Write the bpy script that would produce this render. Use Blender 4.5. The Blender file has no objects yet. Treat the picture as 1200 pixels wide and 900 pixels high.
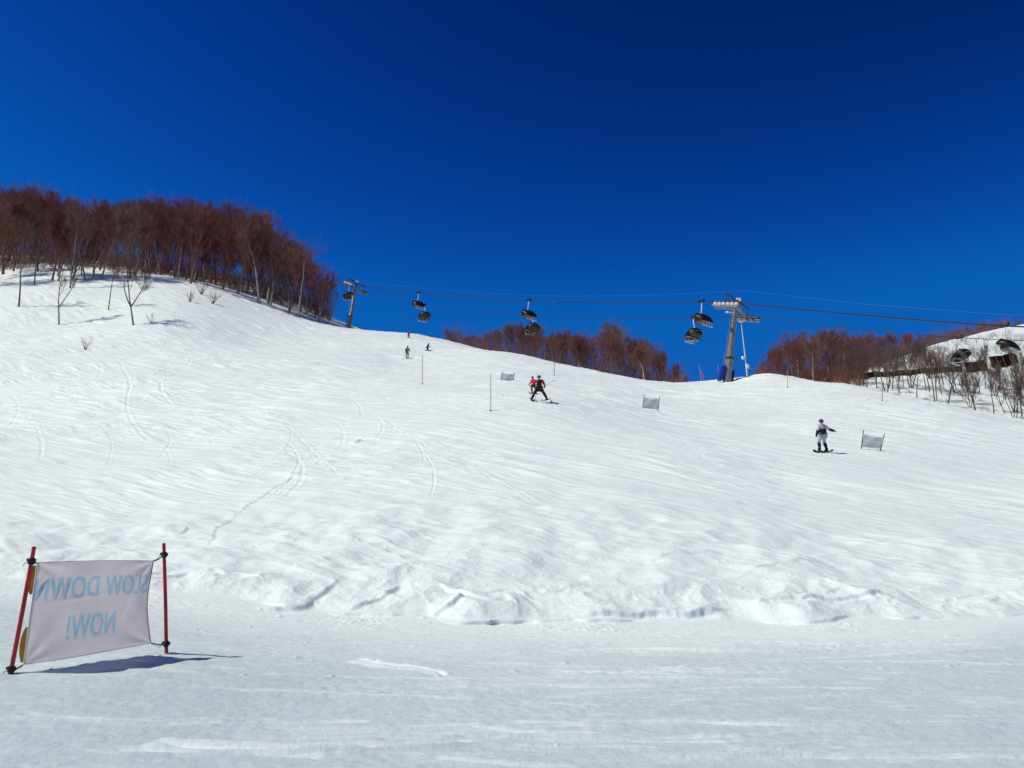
import bpy, bmesh, math, random
import numpy as np
from mathutils import Vector, Matrix

R = math.radians
sc = bpy.context.scene
col = sc.collection

# ------------------------------------------------------------------ camera
F = 942.0                     # focal length in pixels of the 1200 x 900 photograph
PITCH = R(11.3)
cam_d = bpy.data.cameras.new('camera')
cam = bpy.data.objects.new('camera', cam_d)
col.objects.link(cam)
cam_d.sensor_width = 36.0
cam_d.lens = 36.0 * F / 1200.0
cam_d.clip_start = 0.1
cam_d.clip_end = 8000
cam.location = (0, 0, 0)
cam.rotation_euler = (R(90) + PITCH, 0, 0)
sc.camera = cam

# ------------------------------------------------------------------ sky, sun, exposure
SUN_EL = R(54)
SUN_DIR = Vector((-0.96, -0.27, 0)).normalized() * math.cos(SUN_EL) + Vector((0, 0, math.sin(SUN_EL)))
SKY_GRADE = ((0.8, 2.5, 0.3), (18.5, 3.1, 1.12), (5.95, 2.6, 4.6))
w = bpy.data.worlds.new('World')
sc.world = w
w.use_nodes = True
nt = w.node_tree
nt.nodes.clear()
sky = nt.nodes.new('ShaderNodeTexSky')
sky.sky_type = 'NISHITA'
sky.sun_disc = False
sky.sun_elevation = SUN_EL
sky.sun_rotation = math.atan2(SUN_DIR.x, SUN_DIR.y)
sky.altitude = 2500
sky.air_density = 1.0
sky.dust_density = 0.0
sky.ozone_density = 6.0
bg = nt.nodes.new('ShaderNodeBackground')
bg.inputs['Strength'].default_value = 0.10
wo = nt.nodes.new('ShaderNodeOutputWorld')
# deep polarised mountain blue: the sky's own gradient with more contrast per channel
sp = nt.nodes.new('ShaderNodeSeparateColor'); cb = nt.nodes.new('ShaderNodeCombineColor')
nt.links.new(sky.outputs[0], sp.inputs[0])
for ch, (gain, power, cap) in enumerate(SKY_GRADE):
    a_ = nt.nodes.new('ShaderNodeMath'); a_.operation = 'MULTIPLY'; a_.inputs[1].default_value = 0.10
    p_ = nt.nodes.new('ShaderNodeMath'); p_.operation = 'POWER'; p_.inputs[1].default_value = power
    g_ = nt.nodes.new('ShaderNodeMath'); g_.operation = 'MULTIPLY'; g_.inputs[1].default_value = gain * 10.0
    m_ = nt.nodes.new('ShaderNodeMath'); m_.operation = 'SMOOTH_MIN'; m_.inputs[1].default_value = cap; m_.inputs[2].default_value = cap * 0.5
    nt.links.new(sp.outputs[ch], a_.inputs[0]); nt.links.new(a_.outputs[0], p_.inputs[0]); nt.links.new(p_.outputs[0], g_.inputs[0])
    nt.links.new(g_.outputs[0], m_.inputs[0]); nt.links.new(m_.outputs[0], cb.inputs[ch])
nt.links.new(cb.outputs[0], bg.inputs['Color'])
nt.links.new(bg.outputs[0], wo.inputs['Surface'])

sun_d = bpy.data.lights.new('sun', 'SUN')
sun_d.energy = 3.45
sun_d.angle = R(0.53)
sun_d.color = (1.0, 0.985, 0.83)
sun = bpy.data.objects.new('sun', sun_d)
col.objects.link(sun)
sun.rotation_euler = SUN_DIR.to_track_quat('Z', 'Y').to_euler()

vs = sc.view_settings
vs.view_transform = 'Standard'
vs.look = 'None'
vs.exposure = 0.0
vs.gamma = 1.0
vs.use_curve_mapping = False
sc.cycles.max_bounces = 6
sc.cycles.diffuse_bounces = 3
sc.cycles.transparent_max_bounces = 12

# ------------------------------------------------------------------ helpers: tags and meshes
def tag(o, label=None, cat=None, group=None, kind=None):
    if label: o['label'] = label
    if cat: o['category'] = cat
    if group: o['group'] = group
    if kind: o['kind'] = kind
    return o

def thing(name, label, cat, loc, rz=0.0, group=None):
    o = bpy.data.objects.new(name, None)
    o.empty_display_size = 0.3
    col.objects.link(o)
    o.location = loc
    o.rotation_euler = (0, 0, rz)
    return tag(o, label, cat, group)

def link_mesh(name, me, mat=None, parent=None):
    o = bpy.data.objects.new(name, me)
    col.objects.link(o)
    if mat is not None and len(me.materials) == 0:
        me.materials.append(mat)
    if parent is not None:
        o.parent = parent
    return o

def copy_tree(o, parent=None):
    c = o.copy()
    col.objects.link(c)
    if parent is not None:
        c.parent = parent
    for ch in list(o.children):
        copy_tree(ch, c)
    return c

class MB:
    """collects tubes, boxes and sheets into one mesh"""
    def __init__(self):
        self.v = []; self.f = []; self.smooth = []
    def add(self, vs_, fs, smooth=False):
        n = len(self.v)
        self.v += [tuple(p) for p in vs_]
        self.f += [tuple(i + n for i in f) for f in fs]
        self.smooth += [smooth] * len(fs)
        return self
    def path(self, pts, rad, n=8, cap=True):
        pts = [Vector(p) for p in pts]
        if not hasattr(rad, '__len__'):
            rad = [rad] * len(pts)
        rings = []
        up = None
        for i, p in enumerate(pts):
            t = (pts[min(i + 1, len(pts) - 1)] - pts[max(i - 1, 0)])
            if t.length < 1e-9: t = Vector((0, 0, 1))
            t.normalize()
            if up is None:
                up = Vector((0, 0, 1)) if abs(t.z) < 0.9 else Vector((1, 0, 0))
            a = t.cross(up)
            if a.length < 1e-6:
                a = t.cross(Vector((0, 1, 0)))
            a.normalize()
            b = t.cross(a).normalized()
            up = -b if b.dot(up) < 0 else b
            a = t.cross(up).normalized(); b = t.cross(a).normalized()
            rings.append([p + (a * math.cos(2 * math.pi * k / n) + b * math.sin(2 * math.pi * k / n)) * rad[i] for k in range(n)])
        vv = [q for r_ in rings for q in r_]
        ff = []
        for i in range(len(pts) - 1):
            for k in range(n):
                k2 = (k + 1) % n
                ff.append((i * n + k, i * n + k2, (i + 1) * n + k2, (i + 1) * n + k))
        self.add(vv, ff, True)
        if cap:
            self.add(rings[0], [tuple(range(n))[::-1]])
            self.add(rings[-1], [tuple(range(n))])
        return self
    def tube(self, p0, p1, r0, r1=None, n=8):
        return self.path([p0, p1], [r0, r0 if r1 is None else r1], n)
    def box(self, c, s, ax=None, bev=0.0):
        """box with centre c, full size s and optional 3 axes"""
        c = Vector(c)
        ax = ax or (Vector((1, 0, 0)), Vector((0, 1, 0)), Vector((0, 0, 1)))
        hx, hy, hz = [q / 2 for q in s]
        bm = bmesh.new()
        bmesh.ops.create_cube(bm, size=1.0)
        for v in bm.verts:
            v.co = Vector((v.co.x * 2 * hx, v.co.y * 2 * hy, v.co.z * 2 * hz))
        if bev > 0:
            bmesh.ops.bevel(bm, geom=list(bm.edges), offset=bev, segments=2, affect='EDGES', profile=0.5)
        bm.verts.index_update()
        vv = [c + ax[0] * v.co.x + ax[1] * v.co.y + ax[2] * v.co.z for v in bm.verts]
        ff = [tuple(v.index for v in f.verts) for f in bm.faces]
        bm.free()
        return self.add(vv, ff)
    def disc(self, c, axis, r, wd, n=16):
        axis = Vector(axis).normalized()
        c = Vector(c)
        return self.path([c - axis * wd / 2, c - axis * wd / 2 * 0.98, c + axis * wd / 2 * 0.98, c + axis * wd / 2],
                         [r * 0.86, r, r, r * 0.86], n)
    def ball(self, c, r, n=12, sc_=(1, 1, 1)):
        c = Vector(c)
        vv = []; ff = []
        m = max(4, n // 2)
        for i in range(m + 1):
            th = math.pi * i / m
            for k in range(n):
                ph = 2 * math.pi * k / n
                vv.append(c + Vector((math.sin(th) * math.cos(ph) * sc_[0], math.sin(th) * math.sin(ph) * sc_[1], math.cos(th) * sc_[2])) * r)
        for i in range(m):
            for k in range(n):
                k2 = (k + 1) % n
                ff.append((i * n + k, (i + 1) * n + k, (i + 1) * n + k2, i * n + k2))
        return self.add(vv, ff, True)
    def mesh(self, name):
        me = bpy.data.meshes.new(name)
        me.from_pydata(self.v, [], self.f)
        me.polygons.foreach_set('use_smooth', self.smooth)
        me.validate(clean_customdata=False)
        me.update()
        return me
    def build(self, name, mat, parent=None):
        return link_mesh(name, self.mesh(name), mat, parent)

# ------------------------------------------------------------------ materials
def new_mat(name):
    m = bpy.data.materials.new(name)
    m.use_nodes = True
    t = m.node_tree
    return m, t, t.nodes['Principled BSDF']

def paint(name, rgb, rough=0.6, metal=0.0, spec=0.3, var=0.12, scale=6.0):
    """plain coloured material with a little procedural wear"""
    m, t, b = new_mat(name)
    tc = t.nodes.new('ShaderNodeTexCoord')
    nz = t.nodes.new('ShaderNodeTexNoise')
    nz.inputs['Scale'].default_value = scale
    nz.inputs['Detail'].default_value = 4
    rp = t.nodes.new('ShaderNodeValToRGB')
    lo = [max(0.0, c * (1 - var * 1.6)) for c in rgb]; hi = [min(1.0, c * (1 + var)) for c in rgb]
    rp.color_ramp.elements[0].position = 0.3; rp.color_ramp.elements[0].color = (*lo, 1)
    rp.color_ramp.elements[1].position = 0.7; rp.color_ramp.elements[1].color = (*hi, 1)
    t.links.new(tc.outputs['Object'], nz.inputs['Vector'])
    t.links.new(nz.outputs['Fac'], rp.inputs['Fac'])
    t.links.new(rp.outputs['Color'], b.inputs['Base Color'])
    b.inputs['Roughness'].default_value = rough
    b.inputs['Metallic'].default_value = metal
    b.inputs['Specular IOR Level'].default_value = spec
    return m

def bark(name, stops, scale=9.0):
    """bark: colour differs from tree to tree, with streaks"""
    m, t, b = new_mat(name)
    oi = t.nodes.new('ShaderNodeObjectInfo')
    rp = t.nodes.new('ShaderNodeValToRGB')
    els = rp.color_ramp.elements
    while len(els) < len(stops): els.new(0.5)
    for e, (p, c) in zip(els, stops):
        e.position = p; e.color = (*c, 1)
    t.links.new(oi.outputs['Random'], rp.inputs['Fac'])
    tc = t.nodes.new('ShaderNodeTexCoord')
    nz = t.nodes.new('ShaderNodeTexNoise'); nz.inputs['Scale'].default_value = scale; nz.inputs['Detail'].default_value = 3
    t.links.new(tc.outputs['Object'], nz.inputs['Vector'])
    mr = t.nodes.new('ShaderNodeMapRange')
    mr.inputs['From Min'].default_value = 0.3; mr.inputs['From Max'].default_value = 0.7
    mr.inputs['To Min'].default_value = 0.6; mr.inputs['To Max'].default_value = 1.25
    t.links.new(nz.outputs['Fac'], mr.inputs['Value'])
    mx = t.nodes.new('ShaderNodeMix'); mx.data_type = 'RGBA'; mx.blend_type = 'MULTIPLY'; mx.inputs[0].default_value = 1.0
    t.links.new(rp.outputs['Color'], mx.inputs[6]); t.links.new(mr.outputs['Result'], mx.inputs[7])
    t.links.new(mx.outputs[2], b.inputs['Base Color'])
    b.inputs['Roughness'].default_value = 0.9
    b.inputs['Specular IOR Level'].default_value = 0.1
    return m

def snow_material():
    m, t, b = new_mat('snow')
    L = t.links.new
    geo = t.nodes.new('ShaderNodeNewGeometry')
    # broad colour drift and faint dirt
    n1 = t.nodes.new('ShaderNodeTexNoise'); n1.inputs['Scale'].default_value = 0.22; n1.inputs['Detail'].default_value = 6
    L(geo.outputs['Position'], n1.inputs['Vector'])
    rp = t.nodes.new('ShaderNodeValToRGB')
    rp.color_ramp.elements[0].position = 0.35; rp.color_ramp.elements[0].color = (0.81, 0.855, 0.825, 1)
    rp.color_ramp.elements[1].position = 0.65; rp.color_ramp.elements[1].color = (0.875, 0.91, 0.87, 1)
    L(n1.outputs['Fac'], rp.inputs['Fac'])
    n2 = t.nodes.new('ShaderNodeTexNoise'); n2.inputs['Scale'].default_value = 0.55; n2.inputs['Detail'].default_value = 9; n2.inputs['Roughness'].default_value = 0.7
    L(geo.outputs['Position'], n2.inputs['Vector'])
    dr = t.nodes.new('ShaderNodeMapRange')
    dr.inputs['From Min'].default_value = 0.56; dr.inputs['From Max'].default_value = 0.78
    dr.inputs['To Min'].default_value = 0.0; dr.inputs['To Max'].default_value = 0.55
    L(n2.outputs['Fac'], dr.inputs['Value'])
    mx = t.nodes.new('ShaderNodeMix'); mx.data_type = 'RGBA'
    mx.inputs[7].default_value = (0.74, 0.715, 0.67, 1)
    L(dr.outputs['Result'], mx.inputs[0]); L(rp.outputs['Color'], mx.inputs[6])
    at = t.nodes.new('ShaderNodeAttribute'); at.attribute_name = 'packed_shade'
    pk_shade = t.nodes.new('ShaderNodeMix'); pk_shade.data_type = 'RGBA'; pk_shade.blend_type = 'MULTIPLY'
    pk_shade.inputs[7].default_value = (0.70, 0.752, 0.792, 1)          # trodden snow grey, plus foreground light falloff painted into the colour
    L(at.outputs['Fac'], pk_shade.inputs[0]); L(mx.outputs[2], pk_shade.inputs[6])
    L(pk_shade.outputs[2], b.inputs['Base Color'])
    b.inputs['Roughness'].default_value = 0.55
    b.inputs['Specular IOR Level'].default_value = 0.25
    # fine grain bump
    n3 = t.nodes.new('ShaderNodeTexNoise'); n3.inputs['Scale'].default_value = 9.0; n3.inputs['Detail'].default_value = 8; n3.inputs['Roughness'].default_value = 0.65
    L(geo.outputs['Position'], n3.inputs['Vector'])
    bp = t.nodes.new('ShaderNodeBump'); bp.inputs['Strength'].default_value = 0.5; bp.inputs['Distance'].default_value = 0.05
    L(n3.outputs['Fac'], bp.inputs['Height'])
    L(bp.outputs['Normal'], b.inputs['Normal'])
    return m

M = {}
M['snow'] = snow_material()
M['steel'] = paint('galvanised_steel', (0.24, 0.24, 0.24), 0.5, 0.35, 0.5, 0.18, 2.0)
M['dark_steel'] = paint('dark_steel', (0.05, 0.05, 0.055), 0.5, 0.4, 0.4)
M['cable'] = paint('cable_steel', (0.025, 0.025, 0.03), 0.6, 0.3, 0.3)
M['pale_cable'] = paint('pale_cable', (0.16, 0.24, 0.38), 0.6, 0.2, 0.3)
M['cream'] = paint('cream_rubber_wheel', (0.62, 0.55, 0.42), 0.6)
M['white'] = paint('white_plastic', (0.80, 0.80, 0.80), 0.4)
M['pad_blue'] = paint('blue_crash_pad', (0.008, 0.035, 0.33), 0.55)
M['pad_dark'] = paint('navy_crash_pad', (0.008, 0.012, 0.05), 0.6)
M['red_pole'] = paint('red_pole_paint', (0.52, 0.022, 0.022), 0.35, 0.0, 0.5, 0.25, 9.0)
M['black'] = paint('black_plastic', (0.012, 0.012, 0.013), 0.5)
M['cord'] = paint('olive_cord', (0.10, 0.10, 0.07), 0.9)
M['orange'] = paint('orange_vinyl', (0.75, 0.27, 0.02), 0.6)
M['grey_pole'] = paint('grey_pole', (0.13, 0.13, 0.14), 0.6)
M['pink_pole'] = paint('faded_red_pole', (0.62, 0.22, 0.22), 0.6)
M['tan_pole'] = paint('tan_bamboo_pole', (0.66, 0.46, 0.34), 0.7)
M['orange_pole'] = paint('orange_pole', (0.70, 0.30, 0.12), 0.6)
M['seat'] = paint('tan_upholstery', (0.19, 0.145, 0.095), 0.75)
M['skin'] = paint('skin', (0.50, 0.30, 0.21), 0.6)
M['goggle_white'] = paint('white_goggle', (0.75, 0.75, 0.75), 0.3)
M['goggle_dark'] = paint('dark_goggle', (0.02, 0.02, 0.025), 0.15)
M['jacket_red'] = paint('red_jacket', (0.50, 0.025, 0.02), 0.8)
M['jacket_black'] = paint('black_jacket', (0.016, 0.016, 0.018), 0.8)
M['trim_yellow'] = paint('yellow_jacket', (0.80, 0.40, 0.02), 0.8)
M['jacket_pink'] = paint('pink_jacket', (0.75, 0.07, 0.16), 0.8)
M['jacket_grey'] = paint('pale_grey_jacket', (0.50, 0.50, 0.53), 0.85, 0, 0.2, 0.3, 9)
M['pants_black'] = paint('black_trousers', (0.015, 0.015, 0.017), 0.8)
M['pants_grey'] = paint('light_grey_trousers', (0.45, 0.45, 0.46), 0.85)
M['olive'] = paint('olive_jacket', (0.26, 0.20, 0.08), 0.85)
M['pants_olive'] = paint('khaki_trousers', (0.22, 0.19, 0.10), 0.85)
M['rust'] = paint('rust_jacket', (0.42, 0.09, 0.03), 0.85)
M['helmet_grey'] = paint('grey_helmet', (0.18, 0.18, 0.19), 0.35)
M['helmet_dark'] = paint('dark_helmet', (0.03, 0.03, 0.035), 0.35)
M['ski_white'] = paint('white_ski', (0.72, 0.70, 0.74), 0.3)
M['ski_dark'] = paint('dark_ski', (0.03, 0.03, 0.035), 0.6)
M['ski_violet'] = paint('violet_ski', (0.62, 0.42, 0.60), 0.3)
M['bark_left'] = bark('bark_left_wood', [(0.0, (0.12, 0.08, 0.06)), (0.45, (0.22, 0.16, 0.12)), (0.7, (0.36, 0.30, 0.24)), (1.0, (0.56, 0.50, 0.44))])
M['bark_pale'] = bark('bark_pale', [(0.0, (0.07, 0.05, 0.04)), (0.5, (0.14, 0.105, 0.08)), (0.85, (0.30, 0.23, 0.18)), (1.0, (0.48, 0.24, 0.12))])
M['twig'] = bark('twig_red_brown', [(0.0, (0.195, 0.066, 0.056)), (0.4, (0.245, 0.092, 0.074)), (0.75, (0.215, 0.112, 0.082)), (1.0, (0.29, 0.18, 0.145))], 1.3)
M['twig_pale'] = bark('twig_grey_brown', [(0.0, (0.11, 0.07, 0.055)), (0.6, (0.17, 0.12, 0.095)), (1.0, (0.15, 0.075, 0.05))], 1.3)
M['fence'] = paint('dark_brown_boards', (0.028, 0.009, 0.006), 0.95, 0, 0.05, 0.35, 1.5)
M['fence_post'] = paint('fence_post_wood', (0.15, 0.09, 0.06), 0.85)

def bubble_mat():
    m, t, b = new_mat('smoked_bubble')
    b.inputs['Base Color'].default_value = (0.018, 0.014, 0.012, 1)
    b.inputs['Roughness'].default_value = 0.42
    b.inputs['Specular IOR Level'].default_value = 0.5
    tr = t.nodes.new('ShaderNodeBsdfTransparent'); tr.inputs[0].default_value = (0.55, 0.40, 0.30, 1)
    nz = t.nodes.new('ShaderNodeTexNoise'); nz.inputs['Scale'].default_value = 2.5
    mr = t.nodes.new('ShaderNodeMapRange'); mr.inputs['To Min'].default_value = 0.34; mr.inputs['To Max'].default_value = 0.52
    t.links.new(nz.outputs['Fac'], mr.inputs['Value'])
    mx = t.nodes.new('ShaderNodeMixShader')
    t.links.new(mr.outputs['Result'], mx.inputs[0])
    t.links.new(b.outputs[0], mx.inputs[1]); t.links.new(tr.outputs[0], mx.inputs[2])
    t.links.new(mx.outputs[0], t.nodes['Material Output'].inputs['Surface'])
    return m
M['bubble'] = bubble_mat()

def cloth_mat(name, rgb, trans, scale=3.0):
    m, t, b = new_mat(name)
    tc = t.nodes.new('ShaderNodeTexCoord')
    nz = t.nodes.new('ShaderNodeTexNoise'); nz.inputs['Scale'].default_value = scale; nz.inputs['Detail'].default_value = 5
    t.links.new(tc.outputs['Object'], nz.inputs['Vector'])
    rp = t.nodes.new('ShaderNodeValToRGB')
    rp.color_ramp.elements[0].position = 0.3; rp.color_ramp.elements[0].color = (*[c * 0.9 for c in rgb], 1)
    rp.color_ramp.elements[1].position = 0.7; rp.color_ramp.elements[1].color = (*[min(1, c * 1.06) for c in rgb], 1)
    t.links.new(nz.outputs['Fac'], rp.inputs['Fac'])
    t.links.new(rp.outputs['Color'], b.inputs['Base Color'])
    b.inputs['Roughness'].default_value = 0.75
    b.inputs['Specular IOR Level'].default_value = 0.15
    tl = t.nodes.new('ShaderNodeBsdfTranslucent')
    t.links.new(rp.outputs['Color'], tl.inputs['Color'])
    bp = t.nodes.new('ShaderNodeBump'); bp.inputs['Strength'].default_value = 0.25; bp.inputs['Distance'].default_value = 0.02
    n2 = t.nodes.new('ShaderNodeTexNoise'); n2.inputs['Scale'].default_value = 7.0; n2.inputs['Detail'].default_value = 4
    t.links.new(tc.outputs['Object'], n2.inputs['Vector'])
    t.links.new(n2.outputs['Fac'], bp.inputs['Height'])
    t.links.new(bp.outputs['Normal'], b.inputs['Normal']); t.links.new(bp.outputs['Normal'], tl.inputs['Normal'])
    mx = t.nodes.new('ShaderNodeMixShader'); mx.inputs[0].default_value = trans
    t.links.new(b.outputs[0], mx.inputs[1]); t.links.new(tl.outputs[0], mx.inputs[2])
    t.links.new(mx.outputs[0], t.nodes['Material Output'].inputs['Surface'])
    return m
M['banner'] = cloth_mat('banner_cloth', (0.74, 0.65, 0.64), 0.48)
M['letter'] = cloth_mat('letter_blue', (0.40, 0.565, 0.70), 0.48)
M['net'] = cloth_mat('grey_mesh_cloth', (0.84, 0.83, 0.80), 0.62, 8.0)

# ------------------------------------------------------------------ view geometry
CP, SP = math.cos(PITCH), math.sin(PITCH)
def unproj(u, v, d):
    """world point seen at photo pixel (u, v) at forward distance d"""
    xr = (u - 600.0) / F; yr = (450.0 - v) / F
    y = CP - yr * SP; z = SP + yr * CP
    return Vector((xr * d / y, d, z * d / y))

# ------------------------------------------------------------------ terrain
EYE = 1.6
CTRL = [  # (u, v, forward distance) of points on the smooth ground
 (12, 790, 8.8), (195, 765, 10.4), (0, 705, 14.5), (-150, 690, 16), (400, 745, 13.5), (600, 752, 13.2), (800, 752, 13.2), (1000, 748, 13.5), (1200, 738, 14.5), (1380, 732, 16),
 (-150, 610, 26), (-150, 480, 66), (-150, 400, 110), (-150, 350, 145), (-150, 322, 165), (-150, 310, 190), (-150, 306, 230),
 (0, 676, 18.5), (0, 640, 22.5), (0, 560, 36), (0, 480, 62), (0, 420, 88), (0, 362, 125), (0, 335, 142), (0, 320, 158), (0, 308, 185), (0, 303, 225),
 (100, 420, 88), (100, 380, 116), (100, 335, 140), (100, 319, 155), (100, 311, 180), (100, 306, 220),
 (200, 701, 17), (200, 640, 22.5), (200, 560, 34), (200, 480, 56), (200, 420, 86), (200, 370, 116), (200, 328, 150), (200, 323, 175), (200, 320, 215),
 (300, 400, 112), (290, 353, 150), (290, 339, 185), (290, 333, 220), (345, 372, 150), (345, 353, 190), (345, 351, 215),
 (400, 718, 17), (400, 652, 21), (400, 560, 32), (400, 480, 52), (400, 420, 92), (408, 387, 172), (398, 376, 195), (398, 382, 215), (398, 396, 250),
 (480, 430, 92), (480, 391, 145), (480, 397, 170), (480, 410, 210),
 (600, 723, 17), (600, 656, 20.5), (600, 560, 31), (600, 500, 43), (632, 472, 50), (600, 442, 74), (600, 414, 110), (600, 420, 130), (600, 422, 155), (600, 440, 200),
 (690, 455, 72), (690, 434, 98), (690, 441, 120), (690, 443, 150), (690, 460, 200),
 (762, 723, 17), (762, 660, 20.5), (762, 560, 32), (762, 482, 60), (750, 446, 95), (760, 455, 120), (760, 457, 150), (760, 475, 200),
 (900, 724, 17), (900, 664, 20.5), (900, 580, 31), (900, 500, 54), (860, 448, 100), (860, 443, 107), (930, 445, 100), (900, 452, 130), (900, 465, 165), (880, 480, 220),
 (967, 532, 42), (1022, 530, 44), (1000, 452, 84), (1000, 462, 105), (1000, 448, 125), (990, 438, 145), (990, 448, 180), (990, 470, 230),
 (1100, 720, 17.5), (1100, 580, 34), (1100, 520, 50), (1100, 473, 74), (1100, 492, 90), (1100, 472, 106), (1100, 436, 132), (1100, 404, 165), (1100, 412, 195), (1100, 440, 240),
 (1200, 714, 18), (1200, 652, 23), (1200, 580, 35), (1200, 530, 49), (1200, 493, 68), (1200, 516, 82), (1200, 487, 103), (1200, 440, 132), (1200, 386, 170), (1200, 380, 200), (1200, 410, 250),
 (1400, 680, 22), (1400, 560, 42), (1400, 520, 60), (1400, 520, 90), (1400, 450, 140), (1400, 360, 190), (1400, 370, 240),
]
cp = []
for (u, v, d) in CTRL:
    p = unproj(u, v, d)
    r = math.hypot(p.x, p.y)
    cp.append((math.atan2(p.x, p.y), r, (p.z + EYE) / r))
for a in (-60, -42, -30, -15, 0, 15, 30, 42, 60):
    for r in (0.6, 2.0, 5.0, 7.5):
        cp.append((R(a), r, 0.02 * max(0, (r - 5)) / r if a < -20 else 0.0))
for a, rows in ((-62, ((15, .03), (30, .12), (60, .24), (110, .33), (170, .36), (260, .25))),
                (-95, ((10, 0), (30, .02), (80, .10), (200, .15))),
                (-150, ((5, 0), (30, -.04), (100, -.06), (300, -.06))),
                (62, ((15, .0), (30, .04), (60, .09), (110, .16), (190, .24), (260, .18))),
                (95, ((10, 0), (30, 0), (80, .02), (200, .05))),
                (150, ((5, 0), (30, -.04), (100, -.06), (300, -.06)))):
    for r, e in rows: cp.append((R(a), r, e))
for a in (-90, -45, -30, -15, 0, 15, 30, 45, 90):
    cp.append((R(a), 420, 0.05)); cp.append((R(a), 900, 0.01)); cp.append((R(a), 3200, 0.0))
cp = np.array(cp)
KA = 1.7
PX, PY = cp[:, 0] * KA, np.log(cp[:, 1])
def kern(d2):
    return 0.5 * d2 * np.log(d2 + 1e-12)
n_ = len(cp)
A = np.zeros((n_ + 3, n_ + 3))
A[:n_, :n_] = kern((PX[:, None] - PX[None]) ** 2 + (PY[:, None] - PY[None]) ** 2) + np.eye(n_) * 2e-4
A[:n_, n_] = 1; A[:n_, n_ + 1] = PX; A[:n_, n_ + 2] = PY
A[n_:, :n_] = A[:n_, n_:].T
WG = np.linalg.solve(A, np.concatenate([cp[:, 2], np.zeros(3)]))

def sstep(a, b, x):
    t = np.clip((x - a) / (b - a), 0, 1)
    return t * t * (3 - 2 * t)

def smooth_z(x, y):
    x = np.asarray(x, float); y = np.asarray(y, float)
    az = np.arctan2(x, y); r = np.maximum(np.hypot(x, y), 0.3)
    qx = np.clip(az, R(-150), R(150)) * KA; qy = np.log(r)
    e = WG[n_] + WG[n_ + 1] * qx + WG[n_ + 2] * qy
    for i in range(n_):
        e += WG[i] * kern((qx - PX[i]) ** 2 + (qy - PY[i]) ** 2)
    wb = sstep(R(100), R(150), np.abs(az))
    e = e * (1 - wb) + (-0.06) * wb * sstep(2, 30, r)
    e = e * sstep(0.4, 3.0, r)
    return e * r - EYE

def gnoise(x, y, seed=0):
    """2-D gradient noise in about -0.7 .. 0.7"""
    ix = np.floor(x).astype(np.int64); iy = np.floor(y).astype(np.int64)
    fx = x - ix; fy = y - iy
    def g(jx, jy, dx, dy):
        h = (jx * 374761393 + jy * 668265263 + seed * 974634777) & 0xffffffff
        h = ((h ^ (h >> 13)) * 1274126177) & 0xffffffff
        h = h ^ (h >> 16)
        a = (h & 0xffff) * (2 * math.pi / 65536.0)
        return np.cos(a) * dx + np.sin(a) * dy
    sx = fx * fx * fx * (fx * (fx * 6 - 15) + 10); sy = fy * fy * fy * (fy * (fy * 6 - 15) + 10)
    a = g(ix, iy, fx, fy); b = g(ix + 1, iy, fx - 1, fy)
    c = g(ix, iy + 1, fx, fy - 1); d = g(ix + 1, iy + 1, fx - 1, fy - 1)
    return (a * (1 - sx) + b * sx) * (1 - sy) + (c * (1 - sx) + d * sx) * sy

def fbm(x, y, seed, octv=3, gain=0.5):
    s = 0; a = 1.0
    for i in range(octv):
        s = s + a * gnoise(x * 2 ** i, y * 2 ** i, seed + i * 17)
        a *= gain
    return s

# foot of the snow bank: pixel line -> distance by azimuth
BANK = [(-200, 664, 19.5), (0, 676, 18.5), (130, 690, 17.8), (200, 702, 17.2), (300, 716, 16.6), (400, 721, 16.4), (600, 729, 16.2), (850, 729, 16.2), (1050, 724, 16.6), (1200, 714, 17.4), (1400, 705, 18.5)]
bk = np.array([(math.atan2(p.x, p.y), math.hypot(p.x, p.y)) for p in (unproj(*b) for b in BANK)])

def bank_t(x, y):
    """distance uphill from the wandering foot of the bank, and how sharply it is cut there"""
    az = np.arctan2(x, y); r = np.hypot(x, y)
    rb = np.interp(az, bk[:, 0], bk[:, 1])
    wob = 1.15 * gnoise(x / 2.7, y / 5.0, 5) + 0.60 * gnoise(x / 1.05, y / 2.2, 6) + 0.14 * gnoise(x / 0.38, y / 0.6, 7)
    cut = sstep(-0.30, 0.25, gnoise(x / 1.7, x * 0 + 1.7, 60)) * sstep(-7.5, -4.5, x) * (1 - 0.7 * sstep(8.5, 11.5, x))
    return r - rb + wob, cut

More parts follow.
